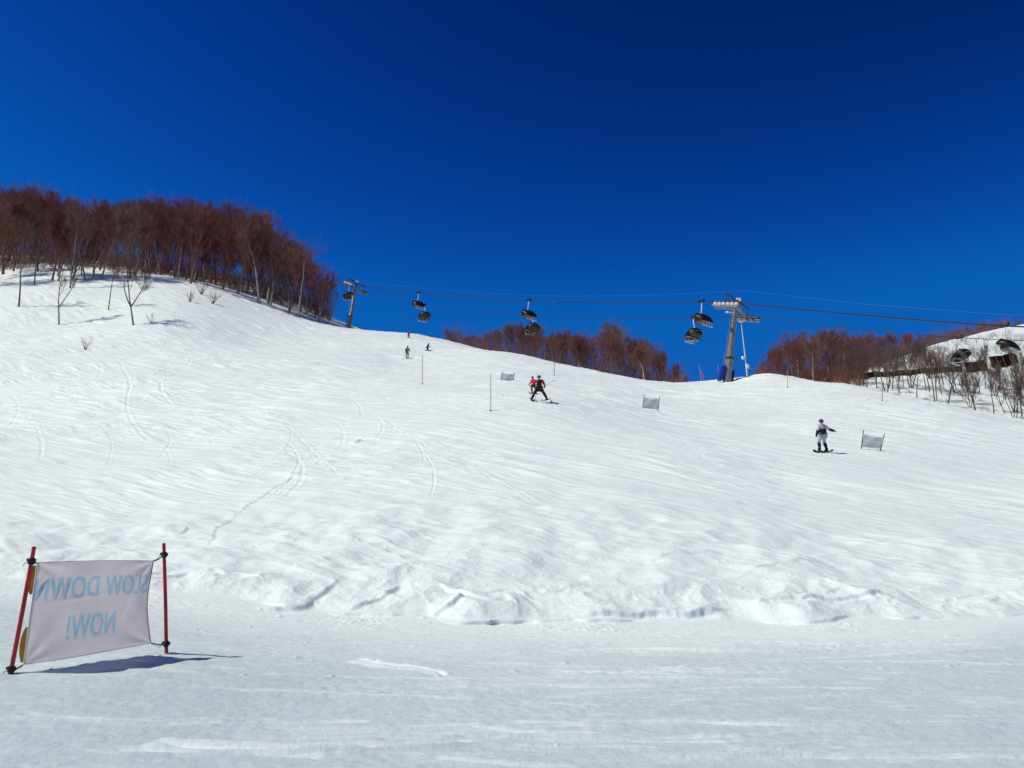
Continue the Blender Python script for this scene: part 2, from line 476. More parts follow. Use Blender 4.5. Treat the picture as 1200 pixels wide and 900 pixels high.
def detail(x, y):
    x = np.asarray(x, float); y = np.asarray(y, float)
    az = np.arctan2(x, y); r = np.hypot(x, y)
    infov = 1 - sstep(R(50), R(70), np.abs(az))
    t, cut = bank_t(x, y)
    # bank: a low ledge cut by the groomer, rounded swells of thawed snow behind it
    hb = 0.20 + 0.16 * gnoise(x / 2.6, x * 0 + 3.3, 8) + 0.05 * sstep(-5, 2, x) - 0.08 * sstep(7, 12, x) - 0.08 * (1 - sstep(-9, -5, x))
    wid = 1.0 + 1.5 * sstep(-0.25, 0.35, gnoise(x / 1.7, y / 5.0, 9))
    z = hb * sstep(-0.05, 1.0, t / wid) * np.exp(-np.maximum(t, 0) / 5.0) * infov
    hcut = 0.07 + 0.06 * gnoise(x / 1.4, x * 0 + 5.1, 62)
    z = z + infov * cut * hcut * sstep(0.0, 0.07, t) * np.exp(-np.maximum(t, 0) / 1.1)
    wxb = x + 0.5 * gnoise(x / 1.2, y / 1.2, 51); wyb = y + 0.6 * gnoise(x / 1.3, y / 1.3, 52)
    near_bank = np.exp(-((t - 1.2) / 1.7) ** 2) * infov * sstep(0.0, 0.5, t)
    lum = np.abs(gnoise(wxb / 1.7, wyb / 1.9, 11)); lu2 = np.abs(gnoise(wxb / 0.7, wyb / 0.8, 14))
    z = z + near_bank * (0.30 * (0.28 - lum) + 0.11 * (0.25 - lu2) + 0.035 * (0.2 - np.abs(gnoise(x / 0.30, y / 0.34, 12))) + 0.018 * (0.2 - np.abs(gnoise(x / 0.14, y / 0.16, 13))))
    # second, broken crust edge further up
    e_ = t - 1.5 + 1.1 * gnoise(x / 1.9, y / 2.4, 65) + 0.2 * gnoise(x / 0.4, y / 0.6, 66)
    on = sstep(0.0, 0.35, gnoise(x / 3.2, y / 3.5, 67))
    z = z + infov * on * 0.10 * sstep(0.0, 0.14, e_) * np.exp(-np.maximum(e_, 0) / 1.2)
    # crumbs fallen onto the track
    tal = np.exp(-((t + 0.55) / 0.6) ** 2) * infov * sstep(-0.15, 0.15, gnoise(x / 2.3, x * 0 + 7.7, 71))
    z = z + tal * (0.05 * np.abs(gnoise(x / 0.13, y / 0.15, 72)) + 0.03 * np.abs(gnoise(x / 0.3, y / 0.3, 73)))
    up = sstep(0.8, 4.0, t)                       # above the bank
    down = 1 - sstep(-0.8, 0.1, t)                # the cat track
    # slope: wind and skier worn bumps stretched along the contour
    # family A: ski lines running down to the right; family B: scraped ribs across the fall line
    c_, s_ = math.cos(0.66), math.sin(0.66)
    wx = x * c_ - y * s_ + 1.5 * gnoise(x / 10, y / 9, 44)
    wy = x * s_ + y * c_ + 1.3 * gnoise(x / 9, y / 8, 45) + 0.10 * gnoise(x / 1.6, y / 1.4, 49)
    a1 = gnoise(wx / 5.0, wy / 1.0, 22); a2 = gnoise(wx / 4.2, wy / 0.46, 23); a3 = gnoise(wx / 2.6, wy / 0.21, 24)
    famA = 0.070 * a1 + 0.070 * (a2 + 0.8 * np.abs(a2)) + 0.042 * (a3 + 0.7 * np.abs(a3))
    c2, s2 = math.cos(0.16), math.sin(0.16)
    bx = x * c2 - y * s2; by = x * s2 + y * c2 + 0.8 * gnoise(x / 5, y / 4, 46) + 0.12 * gnoise(x / 1.2, y / 1.0, 50)
    b1 = gnoise(bx / 2.4, by / 0.85, 53); b2 = gnoise(bx / 1.1, by / 0.36, 54); b3 = gnoise(bx / 0.5, by / 0.2, 55)
    famB = 0.085 * (b1 + 0.6 * np.abs(b1)) + 0.060 * (b2 + 0.7 * np.abs(b2)) + 0.028 * (b3 + 0.6 * np.abs(b3))
    mAB = sstep(-0.30, 0.30, gnoise(x / 12, y / 9, 56) + 0.10 * sstep(30, 60, r) * 3)
    bump = 0.10 * gnoise(x / 7, y / 5, 21) + famA * (0.45 + 0.75 * mAB) + famB * (1.0 - 0.75 * mAB)
    amp = 0.55 + 0.75 * sstep(-0.35, 0.35, gnoise(x / 14, y / 10, 29))
    far_ = sstep(22, 80, r)
    z = z + up * infov * bump * amp * (1 + 0.35 * far_)
    z = z + up * infov * far_ * (0.28 * gnoise(x / 15, y / 12, 26) + 0.10 * gnoise(wx / 9, wy / 1.9, 27) + 0.05 * gnoise(wx / 5, wy / 0.85, 28))
    z = z + up * infov * far_ * (0.045 * gnoise(x / 1.3, y / 1.1, 57) + 0.020 * gnoise(x / 0.55, y / 0.5, 58))
    # lower slope swells just above the bank
    lowz = sstep(1.0, 3.0, t) * (1 - sstep(7, 16, t)) * infov
    z = z + lowz * (0.24 * gnoise(x / 2.8, y / 2.2, 33) + 0.12 * gnoise(x / 1.2, y / 1.0, 34) + 0.05 * gnoise(x / 0.5, y / 0.45, 35))
    # drift at the foot of the near lift tower
    z = z + 0.5 * np.exp(-((x - 32.5) / 3.0) ** 2 - ((y - 99) / 4.0) ** 2)
    # the trodden track
    z = z + down * (0.022 * gnoise(x / 3.4, y / 1.4, 41) + 0.022 * gnoise(x / 0.75, y / 0.28, 42) + 0.013 * gnoise(x / 0.34, y / 0.12, 43)
                    + 0.006 * gnoise(x / 0.11, y / 0.09, 46))
    rough = sstep(0.05, 0.35, gnoise(x / 1.9, y / 1.1, 47))
    z = z + down * rough * 0.016 * gnoise(x / 0.15, y / 0.10, 48)
    return z

def ground(x, y):
    return smooth_z(x, y) + detail(x, y)

def gz(x, y):
    return float(ground(np.array([x]), np.array([y]))[0])

def ground_at(u, v, dmin=3.0, dmax=260.0):
    """first point of the ground seen at pixel (u, v)"""
    d = np.exp(np.linspace(math.log(dmin), math.log(dmax), 1500))
    p1 = unproj(u, v, 1.0)
    g = smooth_z(p1.x * d, d)
    hit = np.nonzero(p1.z * d <= g)[0]
    i = hit[0] if len(hit) else int(np.argmin(p1.z * d - g))
    dd = d[i]
    return Vector((p1.x * dd, dd, gz(p1.x * dd, dd)))

def depth_ground(u, d):
    """ground point on column u at forward distance d (column taken at v = 400)"""
    p = unproj(u, 400, d)
    return Vector((p.x, d, gz(p.x, d)))

# ---- polar grid, dense in front
az_f = np.linspace(R(-42), R(42), 1260)
az_l = np.linspace(R(-180), R(-42), 90)[:-1]; az_r = np.linspace(R(42), R(180), 90)[1:]
AZ = np.concatenate([az_l, az_f, az_r])
RR = np.concatenate([np.linspace(0.4, 3.5, 30)[:-1], np.exp(np.linspace(math.log(3.5), math.log(13), 420))[:-1],
                     np.exp(np.linspace(math.log(13), math.log(24), 400))[:-1],
                     np.exp(np.linspace(math.log(24), math.log(235), 860))[:-1], np.exp(np.linspace(math.log(235), math.log(3000), 40))])
GX = np.sin(AZ)[None, :] * RR[:, None]; GY = np.cos(AZ)[None, :] * RR[:, None]
GZ = np.empty_like(GX)
for i in range(0, len(RR), 64):
    GZ[i:i + 64] = ground(GX[i:i + 64], GY[i:i + 64])

FRESH = np.zeros_like(GZ)
def groove(pts, wdt, dep, berm=0.5, fresh=0.0):
    """press a track along plan points into the grid; fresh: how much loose white snow lies along it"""
    P = np.array(pts, float)
    a = np.arctan2(P[:, 0], P[:, 1]); r = np.hypot(P[:, 0], P[:, 1])
    pad = 6 * wdt
    j0 = max(0, np.searchsorted(AZ, a.min() - pad / r.min()) - 1); j1 = min(len(AZ), np.searchsorted(AZ, a.max() + pad / r.min()) + 1)
    i0 = max(0, np.searchsorted(RR, r.min() - pad) - 1); i1 = min(len(RR), np.searchsorted(RR, r.max() + pad) + 1)
    if i1 <= i0 or j1 <= j0: return
    X = GX[i0:i1, j0:j1]; Y = GY[i0:i1, j0:j1]
    best = np.full(X.shape, 1e9); tt = np.zeros(X.shape)
    n = len(P) - 1
    for k in range(n):
        ax, ay = P[k]; bx, by = P[k + 1]
        dx, dy = bx - ax, by - ay; l2 = dx * dx + dy * dy + 1e-12
        s = np.clip(((X - ax) * dx + (Y - ay) * dy) / l2, 0, 1)
        dd = (X - ax - s * dx) ** 2 + (Y - ay - s * dy) ** 2
        mk = dd < best
        best = np.where(mk, dd, best); tt = np.where(mk, (k + s) / n, tt)
    D = np.sqrt(best)
    fade = sstep(0, 0.12, tt) * (1 - sstep(0.88, 1, tt))
    fade = fade * (0.6 + 0.8 * np.clip(gnoise(X / 1.3, Y / 1.3, 77) + 0.5, 0, 1))
    if fresh > 0:
        FRESH[i0:i1, j0:j1] = np.maximum(FRESH[i0:i1, j0:j1], np.clip(fade * fresh * np.exp(-(D / (1.6 * wdt)) ** 2), 0, 1))
    GZ[i0:i1, j0:j1] += fade * dep * (-np.exp(-(D / wdt) ** 2) + berm * np.exp(-((D - 1.9 * wdt) / (0.8 * wdt)) ** 2))

PUSH = np.zeros_like(GZ)
def ledge(pts, h, push, back=0.5, edge=0.10, seed=0):
    """a broken crust edge along plan points (left to right): the uphill side stands h higher and overhangs by push"""
    h *= 0.62; push *= 0.30
    P = np.array(pts, float)
    a = np.arctan2(P[:, 0], P[:, 1]); r = np.hypot(P[:, 0], P[:, 1])
    pad = 2.2
    j0 = max(0, np.searchsorted(AZ, a.min() - pad / r.min()) - 1); j1 = min(len(AZ), np.searchsorted(AZ, a.max() + pad / r.min()) + 1)
    i0 = max(0, np.searchsorted(RR, r.min() - pad) - 1); i1 = min(len(RR), np.searchsorted(RR, r.max() + pad) + 1)
    X = GX[i0:i1, j0:j1]; Y = GY[i0:i1, j0:j1]
    X = X + 0.07 * gnoise(X / 0.5, Y / 0.5, 120 + seed); Y = Y + 0.10 * gnoise(X / 0.45, Y / 0.6, 121 + seed) + 0.04 * gnoise(X / 0.16, Y / 0.2, 122 + seed)
    best = np.full(X.shape, 1e9); tt = np.zeros(X.shape); sg = np.ones(X.shape)
    n = len(P) - 1
    for k in range(n):
        ax, ay = P[k]; dx, dy = P[k + 1][0] - ax, P[k + 1][1] - ay; l2 = dx * dx + dy * dy + 1e-12
        q = np.clip(((X - ax) * dx + (Y - ay) * dy) / l2, 0, 1)
        dd = (X - ax - q * dx) ** 2 + (Y - ay - q * dy) ** 2
        mk = dd < best
        best = np.where(mk, dd, best); tt = np.where(mk, (k + q) / n, tt)
        sg = np.where(mk, np.sign(dx * (Y - ay) - dy * (X - ax)), sg)
    D = np.sqrt(best) * sg
    fade = sstep(0, 0.22, tt) * (1 - sstep(0.80, 1, tt)) * (0.75 + 0.6 * gnoise(X / 0.7, Y / 0.9, 123 + seed))
    up_ = sstep(0, edge, D) * np.exp(-np.maximum(D, 0) / back)
    dn_ = np.exp(-((D + 0.04) / 0.10) ** 2)
    GZ[i0:i1, j0:j1] += fade * (h * up_ - 0.18 * h * dn_)
    PUSH[i0:i1, j0:j1] = np.maximum(PUSH[i0:i1, j0:j1], fade * push * np.clip((D - 0.01) / edge, 0, 1) * np.exp(-np.maximum(D - edge, 0) / 0.25))

def pix_line(pix, n=24):
    q = [ground_at(u, v) for (u, v) in pix]
    out = []
    for k in range(n):
        s = k / (n - 1) * (len(q) - 1)
        i = min(int(s), len(q) - 2); f = s - i
        p0 = q[max(i - 1, 0)]; p1 = q[i]; p2 = q[i + 1]; p3 = q[min(i + 2, len(q) - 1)]
        p = 0.5 * ((2 * p1) + (p2 - p0) * f + (2 * p0 - 5 * p1 + 4 * p2 - p3) * f * f + (3 * p1 - p0 - 3 * p2 + p3) * f ** 3)
        out.append((p.x, p.y))
    return out

rng = random.Random(12)
# the marks one can single out in the photograph
ledge(pix_line([(292, 713), (320, 716.5), (352, 717.5), (370, 713), (385, 704), (404, 688)], 30), 0.15, 0.07, seed=1)
ledge(pix_line([(408, 722), (438, 716), (456, 708), (474, 696)], 24), 0.17, 0.08, seed=4)
ledge(pix_line([(505, 724), (525, 723), (548, 716)], 18), 0.18, 0.10, seed=7)
ledge(pix_line([(668, 727), (715, 727.5), (770, 726), (815, 726), (858, 722)], 34), 0.24, 0.16, edge=0.06, seed=10)
ledge(pix_line([(895, 722), (935, 719), (985, 716), (1060, 714)], 30), 0.20, 0.13, edge=0.06, seed=13)
ledge(pix_line([(1075, 716), (1120, 712), (1150, 706)], 20), 0.08, 0.03, seed=16)
ledge(pix_line([(560, 706), (600, 700), (650, 702), (690, 694)], 26), 0.10, 0.04, seed=19)
ledge(pix_line([(760, 668), (800, 660), (850, 656)], 22), 0.08, 0.03, seed=22)
ledge(pix_line([(860, 690), (905, 676), (960, 668), (1010, 672)], 26), 0.08, 0.03, seed=25)
ledge(pix_line([(172, 625), (200, 629), (214, 628), (224, 621)], 20), 0.12, 0.05, seed=28)
ledge(pix_line([(0, 671), (60, 674), (120, 684), (200, 699)], 26), 0.07, 0.03, seed=31)
ledge(pix_line([(232, 642), (246, 638), (262, 618), (292, 596), (330, 568), (372, 545), (420, 520)], 40), 0.070, 0.0, back=0.6, seed=34)
ledge(pix_line([(408, 520), (416, 521), (428, 516)], 12), 0.16, 0.04, seed=37)
groove(pix_line([(180, 442), (196, 432), (206, 428)]), 0.12, 0.05)
groove(pix_line([(188, 448), (190, 462), (204, 476)]), 0.10, 0.04)
groove(pix_line([(140, 425), (150, 445), (152, 462)]), 0.12, 0.04)
groove(pix_line([(0, 423), (60, 420), (140, 417), (240, 424)]), 0.16, 0.07)
groove(pix_line([(0, 475), (20, 476), (42, 475)]), 0.20, 0.14)
groove(pix_line([(170, 872), (250, 878), (380, 880), (480, 876), (560, 868)], 60), 0.05, 0.035, 1.3, 1.4)
groove(pix_line([(412, 774), (450, 780), (490, 786), (525, 792)], 40), 0.045, 0.03, 1.3, 1.5)
groove(pix_line([(560, 769), (700, 764), (860, 766), (1010, 760), (1200, 757)], 60), 0.06, 0.03, 1.2, 1.1)
groove(pix_line([(640, 786), (720, 790), (800, 787)], 40), 0.04, 0.02, 1.0, 0.9)
groove(pix_line([(880, 775), (1000, 770), (1110, 764), (1200, 760)], 50), 0.05, 0.02, 1.0, 0.9)
groove(pix_line([(560, 800), (700, 790), (820, 792), (960, 786)], 60), 0.035, 0.015, 1.0, 0.7)
groove(pix_line([(20, 838), (160, 846), (330, 842)], 50), 0.03, 0.015, 1.0, 0.7)
for k in range(46):                                    # long sweeping ski lines across the track
    v0 = rng.uniform(742, 895); u0 = rng.uniform(-40, 1000); L = rng.uniform(150, 520); sl = rng.uniform(-10, 12)
    groove(pix_line([(u0, v0), (u0 + L / 2, v0 + sl / 2 + rng.uniform(-4, 4)), (u0 + L, v0 + sl)], 22), rng.uniform(0.018, 0.045), rng.uniform(0.006, 0.020), 1.2, rng.uniform(0, 0.8))
for k in range(330):                                   # ski lines on the slope
    u0 = rng.uniform(-60, 1180)
    v0 = rng.uniform(395, 540)
    p = ground_at(u0, v0)
    if p.y > 150 or p.y < 34: continue
    kind = rng.random()
    L = rng.uniform(8, 34) * (0.5 + p.y / 90)
    pts = []
    if kind < 2:                                    # traverses
        ang = rng.uniform(0.25, 1.15) if rng.random() < 0.75 else -rng.uniform(0.1, 0.6); cv = rng.uniform(-0.6, 0.6) / L
        for i in range(16):
            s = L * i / 15
            a_ = ang + cv * s
            pts.append((p.x + math.cos(a_) * (s - L / 2), p.y - math.sin(a_) * (s - L / 2)))
    else:                                              # turns downhill
        am = rng.uniform(0.5, 1.6); kx = rng.uniform(0.25, 0.6); ph = rng.uniform(0, 6)
        for i in range(30):
            s = L * i / 29
            pts.append((p.x + am * math.sin(kx * s + ph) + 0.12 * s, p.y - s))
    pts = [q for q in pts if q[1] > 25 and q[1] < 170]
    if len(pts) < 3: continue
    groove(pts, rng.uniform(0.03, 0.07) * (0.6 + p.y / 70), rng.uniform(0.005, 0.015) * (0.35 + (p.y / 48) ** 1.3), rng.uniform(0.4, 1.0))
# crumbs of snow kicked onto the slope and the track
for k in range(700):
    if rng.random() < 0.16: u0, v0 = rng.uniform(0, 1200), rng.uniform(735, 900)
    else: u0, v0 = rng.uniform(0, 1200), rng.uniform(640, 735)
    p = ground_at(u0, v0)
    s = rng.uniform(0.012, 0.034) * (0.5 if p.y < 9 else 1.3)
    a = math.atan2(p.x, p.y); r = math.hypot(p.x, p.y)
    i0 = np.searchsorted(RR, r - 3 * s); i1 = np.searchsorted(RR, r + 3 * s); j0 = np.searchsorted(AZ, a - 3 * s / r); j1 = np.searchsorted(AZ, a + 3 * s / r)
    d2 = (GX[i0:i1, j0:j1] - p.x) ** 2 + (GY[i0:i1, j0:j1] - p.y) ** 2
    GZ[i0:i1, j0:j1] += s * rng.uniform(0.4, 0.9) * np.exp(-d2 / (s * s))

# the crust overhangs the cut a little: push the top edge of the ledge out over its foot
i0 = np.searchsorted(RR, 12.5); i1 = np.searchsorted(RR, 50)
tt_, cut_ = bank_t(GX[i0:i1], GY[i0:i1])
push = cut_ * 0.035 * np.clip((tt_ - 0.015) / 0.05, 0, 1) * np.exp(-np.maximum(tt_ - 0.07, 0) / 0.35) * (0.5 + gnoise(GX[i0:i1] / 0.9, GY[i0:i1] / 2, 91) + 0.3)
push = np.maximum(np.maximum(push, 0), PUSH[i0:i1]) * (np.abs(AZ)[None, :] < R(44))
rr_ = np.hypot(GX[i0:i1], GY[i0:i1])
GX[i0:i1] *= 1 - push / rr_; GY[i0:i1] *= 1 - push / rr_
nr, na = GX.shape
co = np.stack([GX, GY, GZ], -1).reshape(-1, 3)
co = np.concatenate([co, [[0, 0, -EYE]]])
ii = np.arange(nr - 1)[:, None] * na + np.arange(na - 1)[None, :]
quads = np.stack([ii, ii + 1, ii + na + 1, ii + na], -1).reshape(-1, 4)[:, ::-1]
me = bpy.data.meshes.new('snow_ground')
nv = len(co); nq = len(quads); ntri = na - 1
fan = np.stack([np.full(ntri, nv - 1), np.arange(1, na), np.arange(0, na - 1)], -1)[:, ::-1]
loops = np.concatenate([quads.reshape(-1), fan.reshape(-1)]).astype(np.int32)
me.vertices.add(nv); me.vertices.foreach_set('co', co.astype(np.float32).reshape(-1))
me.loops.add(len(loops)); me.loops.foreach_set('vertex_index', loops)
me.polygons.add(nq + ntri)
ls = np.concatenate([np.arange(nq) * 4, nq * 4 + np.arange(ntri) * 3]).astype(np.int32)
me.polygons.foreach_set('loop_start', ls)
me.polygons.foreach_set('use_smooth', np.ones(nq + ntri, bool))
me.update(calc_edges=True)
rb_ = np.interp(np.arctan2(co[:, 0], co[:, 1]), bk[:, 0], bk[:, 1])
pkd_shade = 1 - sstep(-8.5, -0.3, np.hypot(co[:, 0], co[:, 1]) - rb_ + 1.2 * gnoise(co[:, 0] / 2.5, co[:, 1] / 1.5, 90))  # greyer towards the camera: brightness falloff painted over the trodden snow
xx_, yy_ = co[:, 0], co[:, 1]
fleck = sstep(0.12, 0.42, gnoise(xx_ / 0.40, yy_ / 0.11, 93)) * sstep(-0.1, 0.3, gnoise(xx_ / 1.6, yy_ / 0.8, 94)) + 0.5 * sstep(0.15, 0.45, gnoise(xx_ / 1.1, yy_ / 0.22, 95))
pkd_shade = pkd_shade * (1 - 0.45 * np.clip(fleck, 0, 1)) * (1 - np.concatenate([FRESH.reshape(-1), [0]]))
pat = me.attributes.new('packed_shade', 'FLOAT', 'POINT')
pat.data.foreach_set('value', pkd_shade.astype(np.float32))
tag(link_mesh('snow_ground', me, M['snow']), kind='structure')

# ------------------------------------------------------------------ trees
def make_tree_mesh(seed, spread=1.0, dens=1.0, first=0.28, limb_n=15, lean=0.0, forks=1, fork_at=0):
    """bare deciduous tree of height 1 * 10 m: returns (trunk mesh, crown mesh)"""
    rg = random.Random(seed)
    H = 10.0
    tr = MB(); cr = MB()
    def rv(s): return Vector((rg.uniform(-s, s), rg.uniform(-s, s), rg.uniform(-s, s)))
    def twig(p, d, L, wd):
        side = d.cross(rv(1))
        if side.length < 1e-4: return
        side.normalize()
        m = p + d * L * 0.5 + rv(0.07 * L)
        e = p + (d * L) + Vector((0, 0, 0.12 * L)) + rv(0.12 * L)
        cr.add([p - side * wd, p + side * wd, m + side * wd * 0.7, m - side * wd * 0.7, e], [(0, 1, 2, 3), (3, 2, 4)])
    def spray(p, d, L, n):
        for _ in range(n):
            dd = (d + rv(0.62) + Vector((0, 0, 0.35))).normalized()
            twig(p, dd, L * rg.uniform(0.5, 1.25), 0.0085)
    def branch(p, d, L, rad, lev):
        n = 5
        pts = [p.copy()]; q = p.copy(); dd = d.copy()
        for i in range(n):
            dd = (dd + Vector((0, 0, 0.13)) + rv(0.15)).normalized()
            q = q + dd * (L / n)
            pts.append(q.copy())
        cr.path(pts, [max(rad * (1 - 0.8 * i / n), 0.009) for i in range(n + 1)], 4 if lev < 2 else 3, False)
        if lev >= 2:
            for i in range(1, n + 1):
                spray(pts[i], (pts[i] - pts[i - 1]).normalized(), 0.72, max(1, int(round(2.0 * dens))))
            return
        k = rg.randint(5, 7) if lev == 0 else rg.randint(4, 5)
        for j in range(k):
            f = 0.22 + 0.78 * (j + rg.random()) / k
            i = min(int(f * n), n - 1)
            a = pts[i].lerp(pts[i + 1], f * n - i)
            t = (pts[i + 1] - pts[i]).normalized()
            nd = (t * 0.9 + rv(0.75) * spread + Vector((0, 0, 0.1))).normalized()
            branch(a, nd, L * rg.uniform(0.36, 0.58), rad * 0.5, lev + 1)
        spray(q, dd, 0.8, int(3 * dens) + 1)
    for fk in range(forks):
        base = Vector((0.10 * fk, 0.06 * fk, -0.5)) if not (fork_at and fk) else pts0[fork_at].copy()
        d0 = Vector((lean + rg.uniform(-.05, .05) + ((0.28 * (fk - (forks - 1) / 2)) if not fork_at else (0.75 if fk == 1 else -0.12 * (1 - fk) if fk else -0.10)), rg.uniform(-.06, .06), 1)).normalized()
        if fork_at and fk == 2: d0 = Vector((-.55, .3, 1)).normalized()
        pts = [base]; q = base.copy(); dd = d0.copy(); n = 11
        hh = H * (1.0 if fk == 0 else rg.uniform(0.75, 0.95) * (0.62 if fork_at else 1))
        for i in range(n):
            dd = (dd * 1.0 + Vector((0, 0, 0.10)) + rv(0.10)).normalized()
            q = q + dd * ((hh * 0.90 + 0.5) / n)
            pts.append(q.copy())
        if fk == 0: pts0 = pts
        r0 = (0.125 if forks == 1 else 0.10) * (0.75 if fork_at and fk else 1)
        tr.path(pts, [r0 * (1.25 if i == 0 else 1) * (1 - 0.90 * i / n) for i in range(n + 1)], 7, False)
        nl = max(5, limb_n // forks)
        for j in range(nl):
            f = first + (0.96 - first) * ((j + rg.uniform(0.1, 0.9)) / nl) ** 0.85
            i = min(int(f * n), n - 1)
            a = pts[i].lerp(pts[i + 1], f * n - i)
            ph = j * 2.4 + rg.uniform(-.5, .5)
            up = rg.uniform(0.7, 1.5) + 0.7 * f
            nd = Vector((math.cos(ph) * spread, math.sin(ph) * spread, up)).normalized()
            L = hh * (0.46 * (1.05 - f) + 0.09) * rg.uniform(0.7, 1.2) * (0.65 + 0.35 * min(1, (f - first) * 4))
            branch(a, nd, L, r0 * 0.42 * (1.05 - 0.6 * f), 0 if f < 0.80 else 1)
        spray(q, dd, 0.9, 6)
    return tr.mesh('trunk'), cr.mesh('crown')

WOOD = [make_tree_mesh(100 + i, sp, de, fi, ln) for i, (sp, de, fi, ln) in enumerate(
    [(1.0, .8, .10, 17), (0.8, .9, .14, 15), (1.25, .7, .08, 18), (0.9, .8, .20, 14), (1.1, .6, .12, 16), (0.7, .8, .08, 16), (1.2, .8, .20, 15), (1.3, .5, .16, 13)])]
THIN = [make_tree_mesh(200 + i, sp, de, fi, ln, le, fk) for i, (sp, de, fi, ln, le, fk) in enumerate(
    [(0.9, .45, .22, 10, .02, 1), (0.8, .4, .18, 12, -.05, 2), (1.1, .45, .25, 11, .06, 1), (0.9, .4, .15, 14, 0, 3), (1.0, .4, .3, 9, -.04, 1)])]
SOLO = [make_tree_mesh(300 + i, sp, de, fi, ln, le, fk, fa) for i, (sp, de, fi, ln, le, fk, fa) in enumerate(
    [(1.0, .5, .38, 8, .05, 1, 0), (1.1, .45, .40, 11, -.06, 2, 3), (0.9, .45, .42, 8, .10, 1, 0), (1.2, .5, .34, 15, .04, 3, 3), (1.0, .45, .34, 12, .0, 2, 4)])]
for lst in (WOOD, THIN, SOLO):
    for i, (a, b) in enumerate(lst):
        a.materials.append(M['bark_left'] if lst is WOOD else M['bark_pale'])
        b.materials.append(M['twig'] if lst is WOOD else M['twig_pale'])

def put_tree(p, h, pair, label, group, wide=1.0, name='bare_tree', rz=None, crown_mat=None, trunk_mat=None, rg=rng):
    t = thing(name, label, 'tree', p, rg.uniform(0, 6.28) if rz is None else rz, group)
    s = h / 10.0
    t.scale = (s * wide, s * wide, s)
    for nm, me_, mt in (('trunk', pair[0], trunk_mat), ('crown', pair[1], crown_mat)):
        o = link_mesh(nm, me_, None, t)
        if mt is not None:
            o.material_slots[0].link = 'OBJECT'
            o.material_slots[0].material = mt
    return t

def lerp_line(line, u):
    xs = [q[0] for q in line]; ys = [q[1] for q in line]
    return float(np.interp(u, xs, ys))

def wood(n, u0, u1, d0_line, d1_line, top_line, hmin, hmax, jit, meshes, label, group, seed, wide=1.0, **kw):
    rg = random.Random(seed)
    for k in range(n):
        u = u0 + (u1 - u0) * (k + rg.uniform(-0.6, 1.6)) / n
        a = lerp_line(d0_line, u); b = lerp_line(d1_line, u)
        f = rg.random() ** 1.15
        p = depth_ground(u, a + (b - a) * f)
        vt = lerp_line(top_line, u) + abs(rg.gauss(0, jit)) + (rg.uniform(0, 10) if f < 0.35 else 0)
        ztop = unproj(u, vt, p.y).z
        h = min(max(ztop - p.z, hmin), hmax) * rg.uniform(0.97, 1.03)
        put_tree(p, h * (rg.uniform(0.82, 1.0) if rg.random() < 0.5 else 1.0), rg.choice(meshes), label, group, wide * rg.uniform(0.95, 1.35), rg=rg, **kw)

wood(102, -45, 388, [(-45, 140), (0, 143), (100, 143), (200, 148), (260, 155), (300, 150), (340, 148), (390, 168)],
     [(-45, 215), (0, 210), (200, 200), (300, 200), (390, 192)],
     [(-50, 222), (0, 216), (25, 217), (45, 234), (75, 227), (100, 225), (130, 233), (165, 228), (205, 227), (240, 233), (270, 233), (300, 250), (330, 267), (355, 288), (375, 312), (392, 338)],
     6.0, 19.5, 9, WOOD, 'leafless red-brown tree in the dense wood on top of the left hill', 'bare trees of the wood on the left hill', 3)
wood(62, 524, 800, [(520, 150), (560, 138), (620, 132), (700, 128), (800, 125)], [(520, 185), (600, 172), (800, 165)],
     [(520, 391), (545, 394), (560, 388), (580, 380), (600, 377), (630, 377), (660, 384), (690, 386), (712, 381), (735, 384), (755, 394), (775, 408), (790, 422), (803, 438)],
     2.5, 13.0, 4, WOOD, 'leafless red-brown tree in the wood behind the middle of the ridge', 'bare trees of the wood behind the ridge', 4, 1.05)
wood(30, 884, 1005, [(880, 118), (940, 115), (1005, 116)], [(880, 150), (1005, 150)],
     [(884, 428), (900, 408), (915, 394), (930, 388), (950, 385), (970, 383), (990, 384), (1005, 388)],
     2.5, 12.0, 5, WOOD, 'leafless red-brown tree in the clump right of the lift tower', 'bare trees right of the lift tower', 5, 1.05)
wood(36, 1000, 1215, [(1000, 150), (1100, 172), (1215, 205)], [(1000, 165), (1100, 188), (1215, 222)],
     [(1000, 388), (1040, 390), (1080, 388), (1100, 385), (1130, 382), (1160, 376), (1185, 375), (1215, 372)],
     2.0, 9.0, 4, WOOD, 'small leafless tree along the top of the snowy right-hand hill', 'bare trees on the crest of the right hill', 6, 1.1)
wood(56, 985, 1205, [(985, 108), (1100, 98), (1205, 97)], [(985, 138), (1100, 134), (1205, 136)],
     [(985, 398), (1050, 394), (1108, 400), (1128, 422), (1150, 404), (1170, 422), (1186, 406), (1205, 410)],
     5.0, 13.0, 9, THIN + SOLO, 'pale thin bare tree on the snowy hillside under the brown fence', 'thin trees on the right hillside', 7, 0.95)

